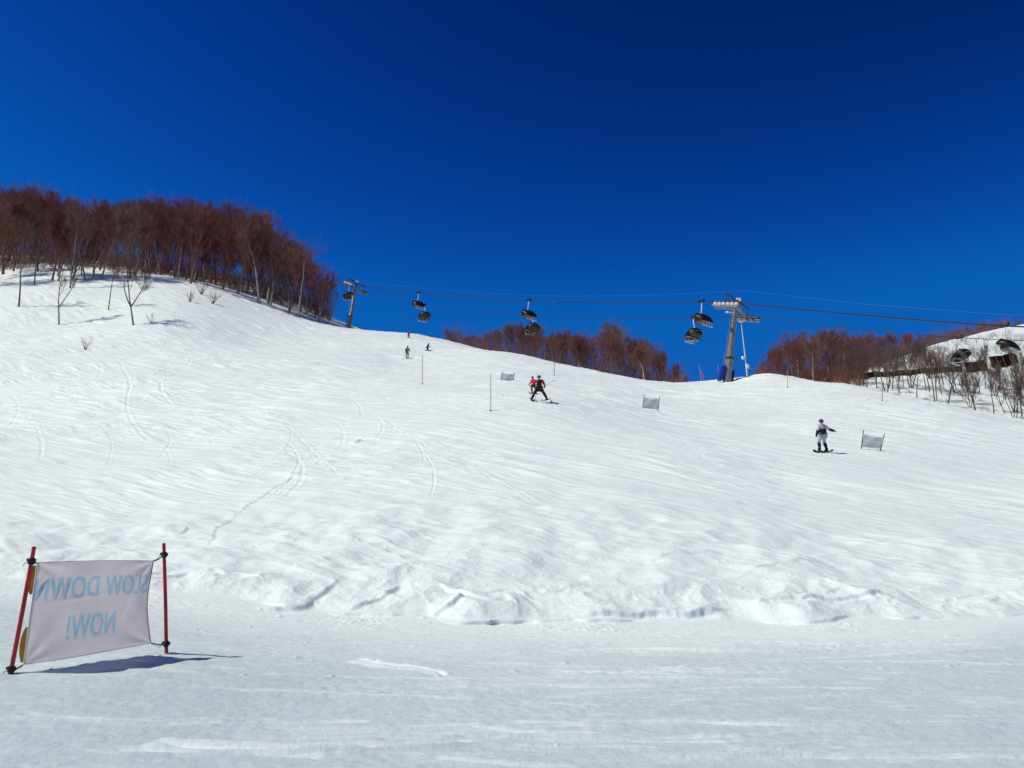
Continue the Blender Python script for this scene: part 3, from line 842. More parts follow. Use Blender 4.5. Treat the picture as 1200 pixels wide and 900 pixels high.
def undergrowth(name, n, u0, u1, d0_line, d1_line, hmin, hmax, seed, mat):
    """tangle of low twigs that nobody could count"""
    rg = random.Random(seed); mb = MB()
    for k in range(n):
        u = rg.uniform(u0, u1); a = lerp_line(d0_line, u); b = lerp_line(d1_line, u)
        d = a + (b - a) * rg.random()
        q = unproj(u, 400, d)
        mb.v.append((q.x, d, 0.0))
    xy = np.array(mb.v); zz = ground(xy[:, 0], xy[:, 1]); mb.v = []
    for (x, y, _), z in zip(xy, zz):
        h = rg.uniform(hmin, hmax)
        for _k in range(9):
            d = Vector((rg.uniform(-.6, .6), rg.uniform(-.6, .6), 1)).normalized()
            p0 = Vector((x + rg.uniform(-.4, .4), y + rg.uniform(-.4, .4), z - .1)); p1 = p0 + d * h * rg.uniform(.5, 1.0)
            sd = d.cross(Vector((rg.uniform(-1, 1), rg.uniform(-1, 1), .2))).normalized() * 0.016
            mb.add([p0 - sd, p0 + sd, p1], [(0, 1, 2)])
            for _j in range(3):
                q0 = p0.lerp(p1, rg.uniform(.3, .9)); q1 = q0 + (d + Vector((rg.uniform(-.9, .9), rg.uniform(-.9, .9), rg.uniform(-.2, .5)))).normalized() * h * .4
                mb.add([q0 - sd * .6, q0 + sd * .6, q1], [(0, 1, 2)])
    tag(mb.build(name, mat), kind='stuff')
undergrowth('undergrowth', 2000, -50, 385, [(-45, 160), (200, 162), (300, 165), (390, 176)], [(-45, 225), (390, 200)], 1.5, 6.0, 40, M['twig'])
undergrowth('undergrowth', 1000, 524, 800, [(520, 150), (620, 135), (800, 130)], [(520, 185), (800, 165)], 1.2, 5.5, 41, M['twig'])
undergrowth('undergrowth', 700, 884, 1010, [(880, 118), (1005, 118)], [(880, 152), (1005, 152)], 1.0, 4.5, 42, M['twig'])
undergrowth('undergrowth', 220, 985, 1215, [(985, 106), (1100, 98), (1215, 97)], [(985, 150), (1100, 160), (1215, 150)], 0.4, 1.1, 43, M['twig_pale'])

undergrowth('undergrowth', 320, 990, 1210, [(990, 138), (1210, 128)], [(990, 150), (1100, 165), (1210, 164)], 0.8, 2.4, 45, M['twig_pale'])
undergrowth('undergrowth', 420, 1000, 1185, [(1000, 148), (1100, 170), (1215, 200)], [(1000, 170), (1100, 190), (1215, 215)], 2.0, 4.5, 44, M['twig'])

# single trees that stand in front of the woods
for (u, v, vt, k, wide, rz, lab) in [
        (22, 361, 255, 0, 0.8, 0.5, 'slender bare tree at the left edge standing on the snow in front of wood'),
        (70, 381, 285, 1, 0.95, 0.2, 'forked bare tree standing lowest on the open snow at the left'),
        (127, 364, 288, 2, 0.75, 2.0, 'thin leaning bare tree between the two forked trees on the left snow'),
        (157, 382, 280, 3, 0.95, 1.0, 'wide-branched bare tree on open snow with a long shadow to its right'),
        (41, 334, 245, 2, 0.8, 3.0, 'bare tree just in front of the wood above the lowest forked tree'),
        (82, 338, 250, 0, 0.8, 1.3, 'bare tree with close low branches just below the left wood'),
        (96, 322, 240, 2, 0.7, 4.0, 'white leaning birch trunk at the edge of the left wood')]:
    p = ground_at(u, v)
    put_tree(p, unproj(u, vt, p.y).z - p.z, SOLO[k], lab, None, wide, rz=rz, crown_mat=M['twig_pale'],
             trunk_mat=M['bark_left'] if 'white' not in lab else M['bark_pale'])

def shrub(u, v, h, seed, label, n=14):
    rg = random.Random(seed)
    p = ground_at(u, v)
    t = thing('bare_shrub', label, 'shrub', p)
    st = MB(); tw = MB()
    for k in range(n):
        a = rg.uniform(0, 6.28); d = Vector((math.cos(a) * rg.uniform(.2, .9), math.sin(a) * rg.uniform(.2, .9), 1)).normalized()
        L = h * rg.uniform(0.6, 1.1)
        pts = [Vector((0, 0, -0.2)), d * L * 0.5 + Vector((0, 0, -.05)), d * L + Vector((rg.uniform(-.1, .1), 0, 0.05 * L))]
        st.path(pts, [0.035, 0.022, 0.01], 4, False)
        for j in range(6):
            q = pts[1].lerp(pts[2], rg.random())
            tw.tube(q, q + (d + Vector((rg.uniform(-.8, .8), rg.uniform(-.8, .8), rg.uniform(-.2, .6)))).normalized() * L * 0.35, 0.012, 0.004, 3)
    st.v, n0 = st.v + tw.v, len(st.v)
    st.f += [tuple(i + n0 for i in f) for f in tw.f]; st.smooth += tw.smooth
    st.build('branches', M['twig'], t)
for a in [(222, 354, 1.6, 1, 'low dark shrub on the snow brow right of the single trees'),
          (236, 346, 2.6, 2, 'larger twiggy shrub leaning out from the foot of the left wood'),
          (249, 356, 2.2, 3, 'spiky shrub under the wood nearest its right shoulder'),
          (100, 409, 1.4, 4, 'tiny shrub poking through snow below the forked tree', 7),
          (177, 380, 1.3, 5, 'drooping twig bush beside the wide-branched tree', 6),
          (190, 432, 0.0, 6, '', 0)]:
    if a[2] > 0: shrub(*a)

# ------------------------------------------------------------------ ski lift
def inv_interp(u, u0, d0, u1, d1):
    return 1.0 / (1.0 / d0 + (u - u0) / (u1 - u0) * (1.0 / d1 - 1.0 / d0))
def near_d(u): return inv_interp(u, 851, 97.8, 410, 172.5)
def far_d(u): return inv_interp(u, 877, 102.4, 428, 177.5)
NEAR = [(330, 286), (388, 320), (410, 330), (430, 335), (470, 341), (520, 346), (570, 350), (616, 352), (700, 354), (780, 354), (830, 353.5), (851, 353), (866, 354), (886, 357), (940, 362.5), (1000, 368), (1100, 376.5), (1180, 382), (1260, 385), (1400, 386)]
FAR = [(345, 302), (400, 331), (428, 341), (450, 346), (500, 357.5), (560, 364), (624, 369), (700, 372.5), (770, 373.5), (820, 372.5), (860, 370), (877, 369.5), (900, 372.5), (960, 380), (1040, 389), (1120, 395.5), (1200, 399), (1300, 401), (1400, 402)]
COMM = [(330, 270), (415, 325), (480, 336), (560, 343), (640, 346.5), (720, 346.5), (800, 344.5), (864, 341), (900, 344), (1000, 355), (1100, 363), (1200, 369.5), (1400, 376)]
def spline(pts, n=160):
    P = np.array(pts); t = np.arange(len(P)); q = np.linspace(0, len(P) - 1, n)
    out = []
    for s in q:
        i = min(int(s), len(P) - 2); f = s - i
        p0 = P[max(i - 1, 0)]; p1 = P[i]; p2 = P[i + 1]; p3 = P[min(i + 2, len(P) - 1)]
        out.append(0.5 * (2 * p1 + (p2 - p0) * f + (2 * p0 - 5 * p1 + 4 * p2 - p3) * f ** 2 + (3 * p1 - p0 - 3 * p2 + p3) * f ** 3))
    return out
near_pts = [unproj(u, v, near_d(u)) for u, v in spline(NEAR)]
far_pts = [unproj(u, v, far_d(u)) for u, v in spline(FAR)]
comm_pts = [unproj(u, v, inv_interp(u, 864, 100, 418, 175)) for u, v in spline(COMM)]
def cable(pts, r, mat, label):
    o = MB().path(pts, r, 6).build('lift_cable', mat)
    return tag(o, label, 'cable')
cable(near_pts, 0.075, M['cable'], 'dark haul cable on the near side that carries the upper row of chairs')
cable(far_pts, 0.035, M['cable'], 'thinner looking haul cable on the far side carrying the lower row of chairs')
cable(comm_pts, 0.007, M['pale_cable'], 'thin pale wire strung over the tops of the lift towers')

def on_line(pts, u):
    best = min(range(1, len(pts) - 1), key=lambda i: abs(600 + F * pts[i].x / (pts[i].y * CP + pts[i].z * SP) - u))
    return pts[best], (pts[best + 1] - pts[best - 1]).normalized()

def tower(base, top, nearA, farA, ldir, label, scale=1.0, pads=True, cat='lift tower'):
    """base, top: axis ends; nearA, farA: where the two cables cross; ldir: plan direction of the line"""
    T = thing('lift_tower', label, cat, base)
    B = Vector((0, 0, 0)); A = top - base
    ax = A.normalized(); H = A.length
    n_ = nearA - base; f_ = farA - base
    ld = Vector((ldir.x, ldir.y, 0)).normalized()
    cross = (f_ - n_); cross.normalize()
    s = scale
    at = lambda t: A * t
    MB().path([at(-.06), at(0.24), at(.262)], [0.56 * s, 0.50 * s, 0.50 * s], 12).build('mast_base', M['steel'], T)
    MB().path([at(.262), at(.268), at(.282), at(.288)], [.50 * s, .60 * s, .60 * s, .50 * s], 14).build('flange', M['dark_steel'], T)
    MB().path([at(.288), at(.33), at(.40), at(.70), at(.93)], [.49 * s, .47 * s, .37 * s, .32 * s, .28 * s], 12).build('mast', M['steel'], T)
    # ladder on the left flank
    side = Vector((-0.93, -0.35, 0))
    ld_ = MB()
    off = side * 0.62 * s
    per = Vector((-0.35, 0.93, 0)) * 0.2
    for q in (per, -per):
        ld_.path([at(.04) + off * 1.25 + q, at(.30) + off * 1.15 + q, at(.45) + off * 0.9 + q, at(.90) + off * 0.75 + q], 0.03, 5)
    for k in range(26):
        t = .06 + .032 * k
        o2 = off * float(np.interp(t, [.04, .3, .45, .9], [1.25, 1.15, .9, .75]))
        ld_.tube(at(t) + o2 + per, at(t) + o2 - per, 0.02, None, 4)
    ld_.build('ladder', M['steel'], T)
    # crossarm under the cables
    mid = at(.915)
    nl = n_ - ax * 0.62; fl = f_ - ax * 0.62
    c = MB()
    for e in (nl, fl):
        c.path([mid + ax * 0.0, mid.lerp(e, 0.6) + ax * 0.05, e], [.24 * s, .20 * s, .16 * s], 8)
    c.build('crossarm', M['steel'], T)
    # roller trains
    for e, cabl, nm in ((nl, n_, 0), (fl, f_, 1)):
        pts = near_pts if nm == 0 else far_pts
        u_c = 600 + F * (cabl + base).x / ((cabl + base).y * CP + (cabl + base).z * SP)
        _, td = on_line(pts, u_c)
        side3 = td.cross(Vector((0, 0, 1))).normalized()
        g = MB()
        L = 3.7 * s
        c0 = e + Vector((0, 0, 0.02))
        g.box(c0 - Vector((0, 0, .10)), (L * 0.96, 0.10, 0.22), (td, side3, side3.cross(td).normalized()), 0.02)
        for k in range(4):
            q = c0 + td * L * (-.375 + .25 * k)
            g.box(q + Vector((0, 0, .06)), (L * 0.22, 0.16, 0.12), (td, side3, side3.cross(td).normalized()), 0.02)
        g.box(c0 + Vector((0, 0, -.30)) + side3 * (0.45 if nm else -0.45), (L * 1.05, 0.55, 0.06), (td, side3, side3.cross(td).normalized()), 0.01)   # catwalk
        rail = c0 + side3 * (0.72 if nm else -0.72)
        for k in range(4):
            q = rail + td * L * (-.5 + k / 3.0) + Vector((0, 0, -.28))
            g.tube(q, q + Vector((0, 0, .55)), 0.025, None, 5)
        g.tube(rail + td * L * -.5 + Vector((0, 0, .27)), rail + td * L * .5 + Vector((0, 0, .27)), 0.025, None, 5)
        tr = g.build('roller_train', M['steel'], T)
        for k in range(6):
            q = c0 + td * L * (-.43 + .172 * k) + Vector((0, 0, 0.24))
            MB().disc(q - side3 * 0.0, side3, 0.27 * s, 0.13, 14).disc(q, side3, 0.10 * s, 0.17, 10).build('roller', M['cream'] if nm == 0 else M['dark_steel'], tr)
        # pointed end of the catch rail
        MB().path([c0 + td * L * -.5, c0 + td * L * -.60 + Vector((0, 0, .12))], [.09, .03], 6).build('catch_rail', M['steel'], tr)
    # lifting frame over the rollers
    lf = MB()
    up = ax * 1.55
    e0 = nl + up * 1.0 + (nl - fl).normalized() * 0.1; e1 = fl + up * 0.95
    lf.path([e0, (e0 + e1) / 2, e1], [.12, .14, .12], 6)
    for e, ee in ((nl, e0), (fl, e1)):
        lf.tube(ee + Vector((0, 0, 0)), e + Vector((0, 0, 0.05)) + (ee - e).normalized() * 0.02, 0.07, None, 6)
    lf.tube(mid, (e0 + e1) / 2, 0.16, 0.12, 8)
    lf.tube(mid + (nl - mid) * .5, (e0 + e1) / 2, 0.05, None, 5)
    lf.build('lifting_frame', M['dark_steel'], T)
    lt = (e0 + e1) / 2 + ax * 0.28
    MB().box(lt, (.62, .4, .42), None, 0.08).tube(lt - Vector((0, 0, .5)), lt, .05, None, 6).build('loudspeaker', M['white'], T)
    if pads:
        MB().box(at(.075) + Vector((-.80, -.12, .25)), (.62, .9, 2.0), (Vector((1, 0, 0)), Vector((0, 1, 0)), (ax + Vector((.10, 0, 0))).normalized()), 0.12).build('crash_pad', M['pad_blue'], T)['label'] = 'bright blue crash pad'
        MB().box(at(.05) + Vector((.62, .1, .15)), (.4, .8, 1.5), (Vector((1, 0, 0)), Vector((0, 1, 0)), ax), 0.1).build('crash_pad', M['pad_dark'], T)['label'] = 'dark navy crash pad'
        MB().tube(at(.82), at(.82) + Vector((-.95, -.2, .1)), .05, None, 6).ball(at(.82) + Vector((-1.05, -.2, .1)), .17, 8, (1.5, 1, .7)).build('floodlight', M['white'], T)
    return T
baseA = unproj(852, 450, 100.0)
baseA.z = gz(baseA.x, baseA.y)
ldA = Vector((-62, 75, 0)).normalized()
tower(baseA, unproj(863.5, 350, 100.2), unproj(851, 353, near_d(851)), unproj(877, 369.5, far_d(877)), ldA,
      'tall grey steel lift tower with blue crash pad on the near crest')
baseB = unproj(408, 387, 172)
baseB.z = gz(baseB.x, baseB.y)
tower(baseB, unproj(417, 334, 175), unproj(408, 330.5, near_d(408)), unproj(427, 340.5, far_d(427)), ldA,
      'smaller far lift tower beside the right end of the left wood', 1.0, False)

# chairs -------------------------------------------------------------
def make_chair(label):
    """origin at the cable; +X is the way the riders face"""
    T = thing('lift_chair', label, 'lift chair', (0, 0, 0), 0, 'lift chairs hanging from the cables')
    MB().box((0, 0, .02), (.75, .22, .26), None, .05).disc((-.28, 0, .16), (0, 1, 0), .14, .1, 10).disc((.28, 0, .16), (0, 1, 0), .14, .1, 10).build('cable_grip', M['black'], T)
    MB().path([(0, 0, -.1), (-.02, 0, -.6), (-.12, 0, -1.1), (-.18, 0, -1.42)], [.055, .06, .06, .07], 8).build('hanger', M['white'], T)
    fr = MB()
    fr.path([(-.18, -.98, -1.45), (-.18, .98, -1.45)], .06, 8)
    for y in (-1, 1):
        fr.path([(-.18, y, -1.45), (-.34, y, -2.0), (-.28, y, -2.55), (.25, y, -2.62), (.34, y, -2.55)], .045, 6)
    fr.path([(-.28, -1, -2.6), (-.28, 1, -2.6)], .04, 6)
    fr.build('seat_frame', M['dark_steel'], T)
    st = MB()
    for k in range(4):
        y = -.74 + .493 * k
        st.box((.02, y, -2.5), (.5, .45, .09), None, .035)
    st.build('seat', M['seat'], T)
    bk_ = MB()
    for k in range(4):
        y = -.74 + .493 * k
        bk_.box((-.27, y, -2.12), (.08, .45, .62), (Vector((.96, 0, -.26)), Vector((0, 1, 0)), Vector((.26, 0, .96))), .035)
    bk_.build('backrest', M['seat'], T)
    ft = MB()
    for y in (-.75, -.25, .25, .75):
        ft.path([(.42, y, -2.35), (.72, y, -2.62), (.66, y, -3.0)], .028, 5)
    ft.path([(.66, -.9, -3.0), (.66, .9, -3.0)], .03, 5).path([(.42, -1, -2.33), (.42, 1, -2.33)], .03, 5)
    ft.build('footrest', M['white'], T)
    # smoked bubble
    vv = []; ff = []; na_, nb_ = 20, 18
    cx, cz, rx, ry, rz = 0.06, -2.30, .92, 1.10, .95
    for th in (1.0, 0.96):
        for i in range(na_ + 1):
            a = R(-22 + 168 * i / na_)
            for j in range(nb_ + 1):
                b = R(-84 + 168 * j / nb_)
                cb = abs(math.cos(b)) ** 0.55
                vv.append((cx + rx * th * math.cos(a) * cb - .42 * rz * math.sin(a) * cb, ry * th * math.sin(b), cz + rz * th * math.sin(a) * cb))
    off = (na_ + 1) * (nb_ + 1)
    for i in range(na_):
        for j in range(nb_):
            q = (i * (nb_ + 1) + j, i * (nb_ + 1) + j + 1, (i + 1) * (nb_ + 1) + j + 1, (i + 1) * (nb_ + 1) + j)
            ff.append(q); ff.append(tuple(k + off for k in q[::-1]))
    rim = [i * (nb_ + 1) for i in range(na_ + 1)] + [na_ * (nb_ + 1) + j for j in range(1, nb_ + 1)] + [i * (nb_ + 1) + nb_ for i in range(na_ - 1, -1, -1)] + [j for j in range(nb_ - 1, 0, -1)]
    for a_, b_ in zip(rim, rim[1:] + rim[:1]):
        ff.append((a_, b_, b_ + off, a_ + off))
    MB().add(vv, ff, True).build('bubble', M['bubble'], T)
    rimm = MB()
    for i in (0, na_):
        rimm.path([vv[i * (nb_ + 1) + j] for j in range(nb_ + 1)], .022, 5)
    rimm.build('bubble_rim', M['steel'], T)
    return T
chair0 = None
CH = []
spots = [('n', 491, 'empty-looking chair on the near cable, next one right of the far tower'),
         ('f', 501, 'lower chair of the pair next right of the far tower'),
         ('n', 616, 'upper chair of the pair in front of the middle wood'),
         ('f', 625, 'lower chair of the pair hanging against the middle wood with pale skis'),
         ('n', 823, 'upper chair with dark bubble just left of the near tower'),
         ('f', 813, 'lower chair with riders and violet skis just left of the near tower'),
         ('n', 1181, 'large chair cut by the right edge of the picture'),
         ('f', 1121, 'chair with a red-clad rider before the brown fence'),
         ('f', 409, 'small dark chair partly behind the mast of the far tower')]
for row, u, lab in spots:
    pts = near_pts if row == 'n' else far_pts
    p, td = on_line(pts, u)
    if chair0 is None:
        chair0 = make_chair(lab); o = chair0
    else:
        o = copy_tree(chair0)
    o.location = p
    o.scale = (1.15, 1.15, 1.15) if u < 1100 else (0.95, 0.95, 0.95)
    up = td if td.y > 0 else -td                  # up the line (away, to the left)
    fw = up if row == 'f' else -up
    o.rotation_euler = (0, 0, math.atan2(fw.y, fw.x) + (0.0))
    o['label'] = lab
    CH.append(o)

# ------------------------------------------------------------------ people
def skin_mesh(name, verts, edges, radii, root=0, sub=1):
    me = bpy.data.meshes.new(name + '_cage')
    me.from_pydata(verts, edges, [])
    o = bpy.data.objects.new(name + '_cage', me)
    col.objects.link(o)
    m = o.modifiers.new('s', 'SKIN'); m.use_smooth_shade = True
    for i, r in enumerate(radii):
        sv = me.skin_vertices[0].data[i]
        sv.radius = (r, r) if not hasattr(r, '__len__') else r
        sv.use_root = (i == root)
    if sub:
        s = o.modifiers.new('d', 'SUBSURF'); s.levels = sub; s.render_levels = sub
    dg = bpy.context.evaluated_depsgraph_get()
    out = bpy.data.meshes.new_from_object(o.evaluated_get(dg))
    out.name = name
    bpy.data.objects.remove(o); bpy.data.meshes.remove(me)
    out.polygons.foreach_set('use_smooth', np.ones(len(out.polygons), bool))
    return out

def figure(label, loc, rz, J, s=1.0, jacket='jacket_black', sleeve=None, pants='pants_black', helmet='helmet_dark', goggles='goggle_dark',
           gloves='black', boots='black', vest=None, trim=None, pack=None, group=None, lower=None):
    """J: joints, metres, facing +Y. keys: pelvis chest neck head, hip/knee/ankle/toe and sh/el/wr/hd with l and r"""
    T = thing('person', label, 'person', loc, rz, group)
    T.scale = (s, s, s)
    V = {k: Vector(v) for k, v in J.items()}
    wa = V['pelvis'].lerp(V['chest'], .5)
    hc = V['head']
    fwd = Vector(J.get('look', (0, 1, 0))).normalized()
    rgt = fwd.cross(Vector((0, 0, 1))).normalized(); upv = rgt.cross(fwd)
    # continuous body with head, nose, limbs and feet
    names = ['pelvis', 'wa', 'chest', 'neck', 'jaw', 'head', 'crown_', 'nose',
             'hipl', 'kneel', 'anklel', 'toel', 'hipr', 'kneer', 'ankler', 'toer', 'shl', 'ell', 'wrl', 'shr', 'elr', 'wrr']
    V['wa'] = wa
    V['jaw'] = hc - upv * .075 + fwd * .025; V['crown_'] = hc + upv * .085; V['nose'] = hc + fwd * .105 - upv * .01
    ed = [('pelvis', 'wa'), ('wa', 'chest'), ('chest', 'neck'), ('neck', 'jaw'), ('jaw', 'head'), ('head', 'crown_'), ('head', 'nose'),
          ('pelvis', 'hipl'), ('hipl', 'kneel'), ('kneel', 'anklel'), ('anklel', 'toel'), ('pelvis', 'hipr'), ('hipr', 'kneer'), ('kneer', 'ankler'), ('ankler', 'toer'),
          ('chest', 'shl'), ('shl', 'ell'), ('ell', 'wrl'), ('chest', 'shr'), ('shr', 'elr'), ('elr', 'wrr')]
    rad = dict(pelvis=.13, wa=.12, chest=.14, neck=.055, jaw=.07, head=.095, crown_=.07, nose=.018, hipl=.085, kneel=.06, anklel=.045, toel=.035,
               hipr=.085, kneer=.06, ankler=.045, toer=.035, shl=.06, ell=.045, wrl=.032, shr=.06, elr=.045, wrr=.032)
    idx = {n: i for i, n in enumerate(names)}
    link_mesh('body', skin_mesh('body', [V[n] for n in names], [(idx[a], idx[b]) for a, b in ed], [rad[n] for n in names]), M['skin'], T)
    # jacket: torso, collar
    def sk(nm, nn, ee, rr, mat):
        ii_ = {n: i for i, n in enumerate(nn)}
        return link_mesh(nm, skin_mesh(nm, [V[n] for n in nn], [(ii_[a], ii_[b]) for a, b in ee], rr), M[mat], T)
    V['col'] = V['chest'].lerp(V['neck'], 1.12); V['hem'] = V['pelvis'] - (V['chest'] - V['pelvis']).normalized() * .10
    if sleeve is None:
        sk('jacket', ['wa', 'chest', 'col', 'pelvis', 'hem', 'shl', 'ell', 'wrl', 'shr', 'elr', 'wrr'],
           [('hem', 'pelvis'), ('pelvis', 'wa'), ('wa', 'chest'), ('chest', 'col'), ('chest', 'shl'), ('shl', 'ell'), ('ell', 'wrl'), ('chest', 'shr'), ('shr', 'elr'), ('elr', 'wrr')],
           [.18, .185, .088, .185, .17, .095, .075, .06, .095, .075, .06], jacket)
    else:
        sk('vest', ['wa', 'chest', 'col', 'pelvis'], [('pelvis', 'wa'), ('wa', 'chest'), ('chest', 'col')], [.195, .205, .10, .185], jacket)
        sk('jacket', ['chest', 'shl', 'ell', 'wrl', 'shr', 'elr', 'wrr', 'wa', 'pelvis', 'hem'],
           [('chest', 'shl'), ('shl', 'ell'), ('ell', 'wrl'), ('chest', 'shr'), ('shr', 'elr'), ('elr', 'wrr'), ('chest', 'wa'), ('wa', 'pelvis'), ('pelvis', 'hem')],
           [.16, .10, .08, .062, .10, .08, .062, .17, .18, .18], sleeve)
    V['cl'] = V['anklel'].lerp(V['kneel'], .18); V['cr'] = V['ankler'].lerp(V['kneer'], .18)
    sk('trousers', ['pelvis', 'hipl', 'kneel', 'cl', 'hipr', 'kneer', 'cr'],
       [('pelvis', 'hipl'), ('hipl', 'kneel'), ('kneel', 'cl'), ('pelvis', 'hipr'), ('hipr', 'kneer'), ('kneer', 'cr')],
       [.165, .125, .095, .088, .125, .095, .088], pants)
    if lower:
        for k in 'lr':
            V['g0'] = V['knee' + k].lerp(V['hip' + k], .12)
            sk('gaiter', ['g0', 'c' + k], [('g0', 'c' + k)], [.108, .098], lower)
    for k in 'lr':
        an, to, kn = V['ankle' + k], V['toe' + k], V['knee' + k]
        V['b0'] = an.lerp(kn, .34); V['b1'] = an; V['b2'] = to; V['b3'] = an + (an - to) * .35 - Vector((0, 0, .02))
        sk('boot', ['b0', 'b1', 'b2', 'b3'], [('b0', 'b1'), ('b1', 'b2'), ('b1', 'b3')], [.075, .075, .055, .05], boots)
        # glove: palm, thumb and four bent fingers
        wr, el = V['wr' + k], V['el' + k]
        d = (wr - el).normalized(); side = d.cross(Vector((0, 0, 1)))
        side = side.normalized() if side.length > .1 else Vector((1, 0, 0))
        nrm = side.cross(d).normalized()
        vs_ = [wr - d * .03, wr + d * .045]; es = [(0, 1)]; rs = [.043, .045]
        for q, (o_, L) in enumerate(((-.036, .05), (-.012, .06), (.012, .056), (.034, .044))):
            i = len(vs_)
            vs_ += [wr + d * .075 + side * o_, wr + d * (.085 + L * .6) + side * o_ * 1.1 - nrm * .012, wr + d * (.085 + L) + side * o_ * 1.1 - nrm * .035]
            es += [(1, i), (i, i + 1), (i + 1, i + 2)]; rs += [.017, .015, .013]
        i = len(vs_)
        vs_ += [wr + d * .03 - side * .05 - nrm * .01, wr + d * .065 - side * .07 - nrm * .03]; es += [(0, i), (i, i + 1)]; rs += [.018, .015]
        link_mesh('glove', skin_mesh('glove', vs_, es, rs), M[gloves], T)
    # helmet, goggles
    hm = MB(); vv = []; ff = []
    for i in range(9):
        th = R(i * 13.5)
        for j in range(16):
            ph = 2 * math.pi * j / 16
            cut = 1.0 - (0.20 if math.sin(ph) > 0.3 and i > 6 else 0)
            vv.append(hc + (rgt * math.cos(ph) * math.sin(th * cut) * .128 + fwd * math.sin(ph) * math.sin(th * cut) * .148 + upv * (math.cos(th * cut) * .135 + .015)))
    for i in range(8):
        for j in range(16):
            ff.append((i * 16 + j, (i + 1) * 16 + j, (i + 1) * 16 + (j + 1) % 16, i * 16 + (j + 1) % 16))
    hm.add(vv, ff, True).build('helmet', M[helmet], T)
    g = MB()
    pts = [hc + rgt * (.108 * math.sin(a)) + fwd * (.112 * math.cos(a)) + upv * .006 for a in [R(q) for q in range(-75, 76, 15)]]
    g.path(pts, [.02] + [.034] * 9 + [.02], 8)
    g.build('goggles', M[goggles], T)
    if trim:
        tm = MB()
        for s_ in (-1, 1):
            c = V['pelvis'] + Vector((s_ * .20, -.02, -.02))
            tm.path([c + Vector((0, 0, .16)), c, c - Vector((0, 0, .14))], [.05, .075, .05], 8)
        tm.build('hip_panel', M[trim], T)
    return T

def ski(label, p0, p1, mat, wd=.095, rg_=None):
    """one ski from tail p0 to tip p1 (world points on the snow)"""
    d = p1 - p0; L = d.length; d.normalize()
    T = thing('ski', label, 'ski', p0)
    sd = d.cross(Vector((0, 0, 1))).normalized(); nn = sd.cross(d).normalized()
    vv = []; ff = []
    prof = [(0, .0, .8), (.06, .0, .95), (.45, .0, .72), (.88, .01, 1.0), (.95, .05, .85), (1.0, .13, .35)]
    for f, z, wf in prof:
        for s_, h in ((-1, 0), (1, 0), (1, .022), (-1, .022)):
            vv.append(d * L * f + sd * s_ * wd / 2 * wf + nn * (z + h + .01))
    for i in range(len(prof) - 1):
        for k in range(4):
            ff.append((i * 4 + k, i * 4 + (k + 1) % 4, (i + 1) * 4 + (k + 1) % 4, (i + 1) * 4 + k))
    ff += [(3, 2, 1, 0), tuple(len(vv) - 4 + k for k in range(4))]
    MB().add(vv, ff).build('board', mat, T)
    b = MB()
    ax = (d, sd, nn)
    b.box(d * L * .36 + nn * .06, (.10, .075, .055), ax, .012).box(d * L * .56 + nn * .06, (.08, .075, .055), ax, .012)
    b.build('binding', M['black'], T)
    return T

def ski_pole(label, p0, p1, mat):
    T = thing('ski_pole', label, 'ski pole', p0)
    d = p1 - p0
    MB().tube((0, 0, 0), d, .010, .014, 6).build('shaft', mat, T)
    MB().tube(d * .9, d * 1.04, .022, .02, 8).build('grip', M['black'], T)
    MB().disc(d * .06, d, .05, .02, 10).build('basket', M['black'], T)
    return T

def stance(hip=.95, sp=.14, lean=0.0, arm=.25, bend=.10):
    h = hip
    return dict(pelvis=(0, 0, h), chest=(0, lean * .6, h + .40), neck=(0, lean * .9, h + .56), head=(0, lean + .02, h + .70),
                hipl=(-.10, 0, h - .06), hipr=(.10, 0, h - .06), kneel=(-sp, bend, .50), kneer=(sp, bend, .50), anklel=(-sp, 0, .10), ankler=(sp, 0, .10),
                toel=(-sp, .17, .05), toer=(sp, .17, .05), shl=(-.21, lean * .8, h + .47), shr=(.21, lean * .8, h + .47),
                ell=(-.30, lean * .6 + .02, h + .22), elr=(.30, lean * .6 + .02, h + .22), wrl=(-.30, lean + arm, h + .06), wrr=(.30, lean + arm, h + .06))

def loc_pt(T, v):
    rz = T.rotation_euler.z; s = T.scale.x
    x, y, z = v[0] * s, v[1] * s, v[2] * s
    return Vector((T.location.x + x * math.cos(rz) - y * math.sin(rz), T.location.y + x * math.sin(rz) + y * math.cos(rz), T.location.z + z))
def snap(p, dz=0.0):
    return Vector((p.x, p.y, gz(p.x, p.y) + dz))

# instructor: facing the camera, wide snow plough
p = ground_at(632, 471)
J = stance(.86, .46, .10, .22, .16)
J.update(hipl=(-.13, 0, .80), hipr=(.13, 0, .80), kneel=(-.33, .12, .47), kneer=(.33, .12, .47), anklel=(-.52, .0, .12), ankler=(.52, .0, .12), toel=(-.44, .18, .07), toer=(.44, .18, .07),
         ell=(-.34, .05, 1.08), elr=(.36, .05, 1.10), wrl=(-.36, .26, .92), wrr=(.52, .22, 1.00))
I = figure('instructor in black vest and red sleeves skiing in a wide snow plough', p + Vector((0, 0, -.02)), R(180 - 6), J, 1.0, jacket='jacket_black', sleeve='jacket_red', helmet='helmet_grey', trim='trim_yellow')
for sx, nm in ((-1, 'ski on the right side in the picture under the instructor in black vest'), (1, 'ski on the left side in the picture under the instructor in black vest')):
    ski(nm, snap(loc_pt(I, (sx * .68, -.62, 0)), .08), snap(loc_pt(I, (sx * .22, .85, 0)), .08), M['ski_dark'] if sx < 0 else M['ski_dark'])
ski_pole('ski pole pointing up and out from the instructor in black vest', loc_pt(I, (-.36, .30, .93)) - Vector((0, 0, .02)), loc_pt(I, (-.98, .45, 1.26)), M['orange_pole'])
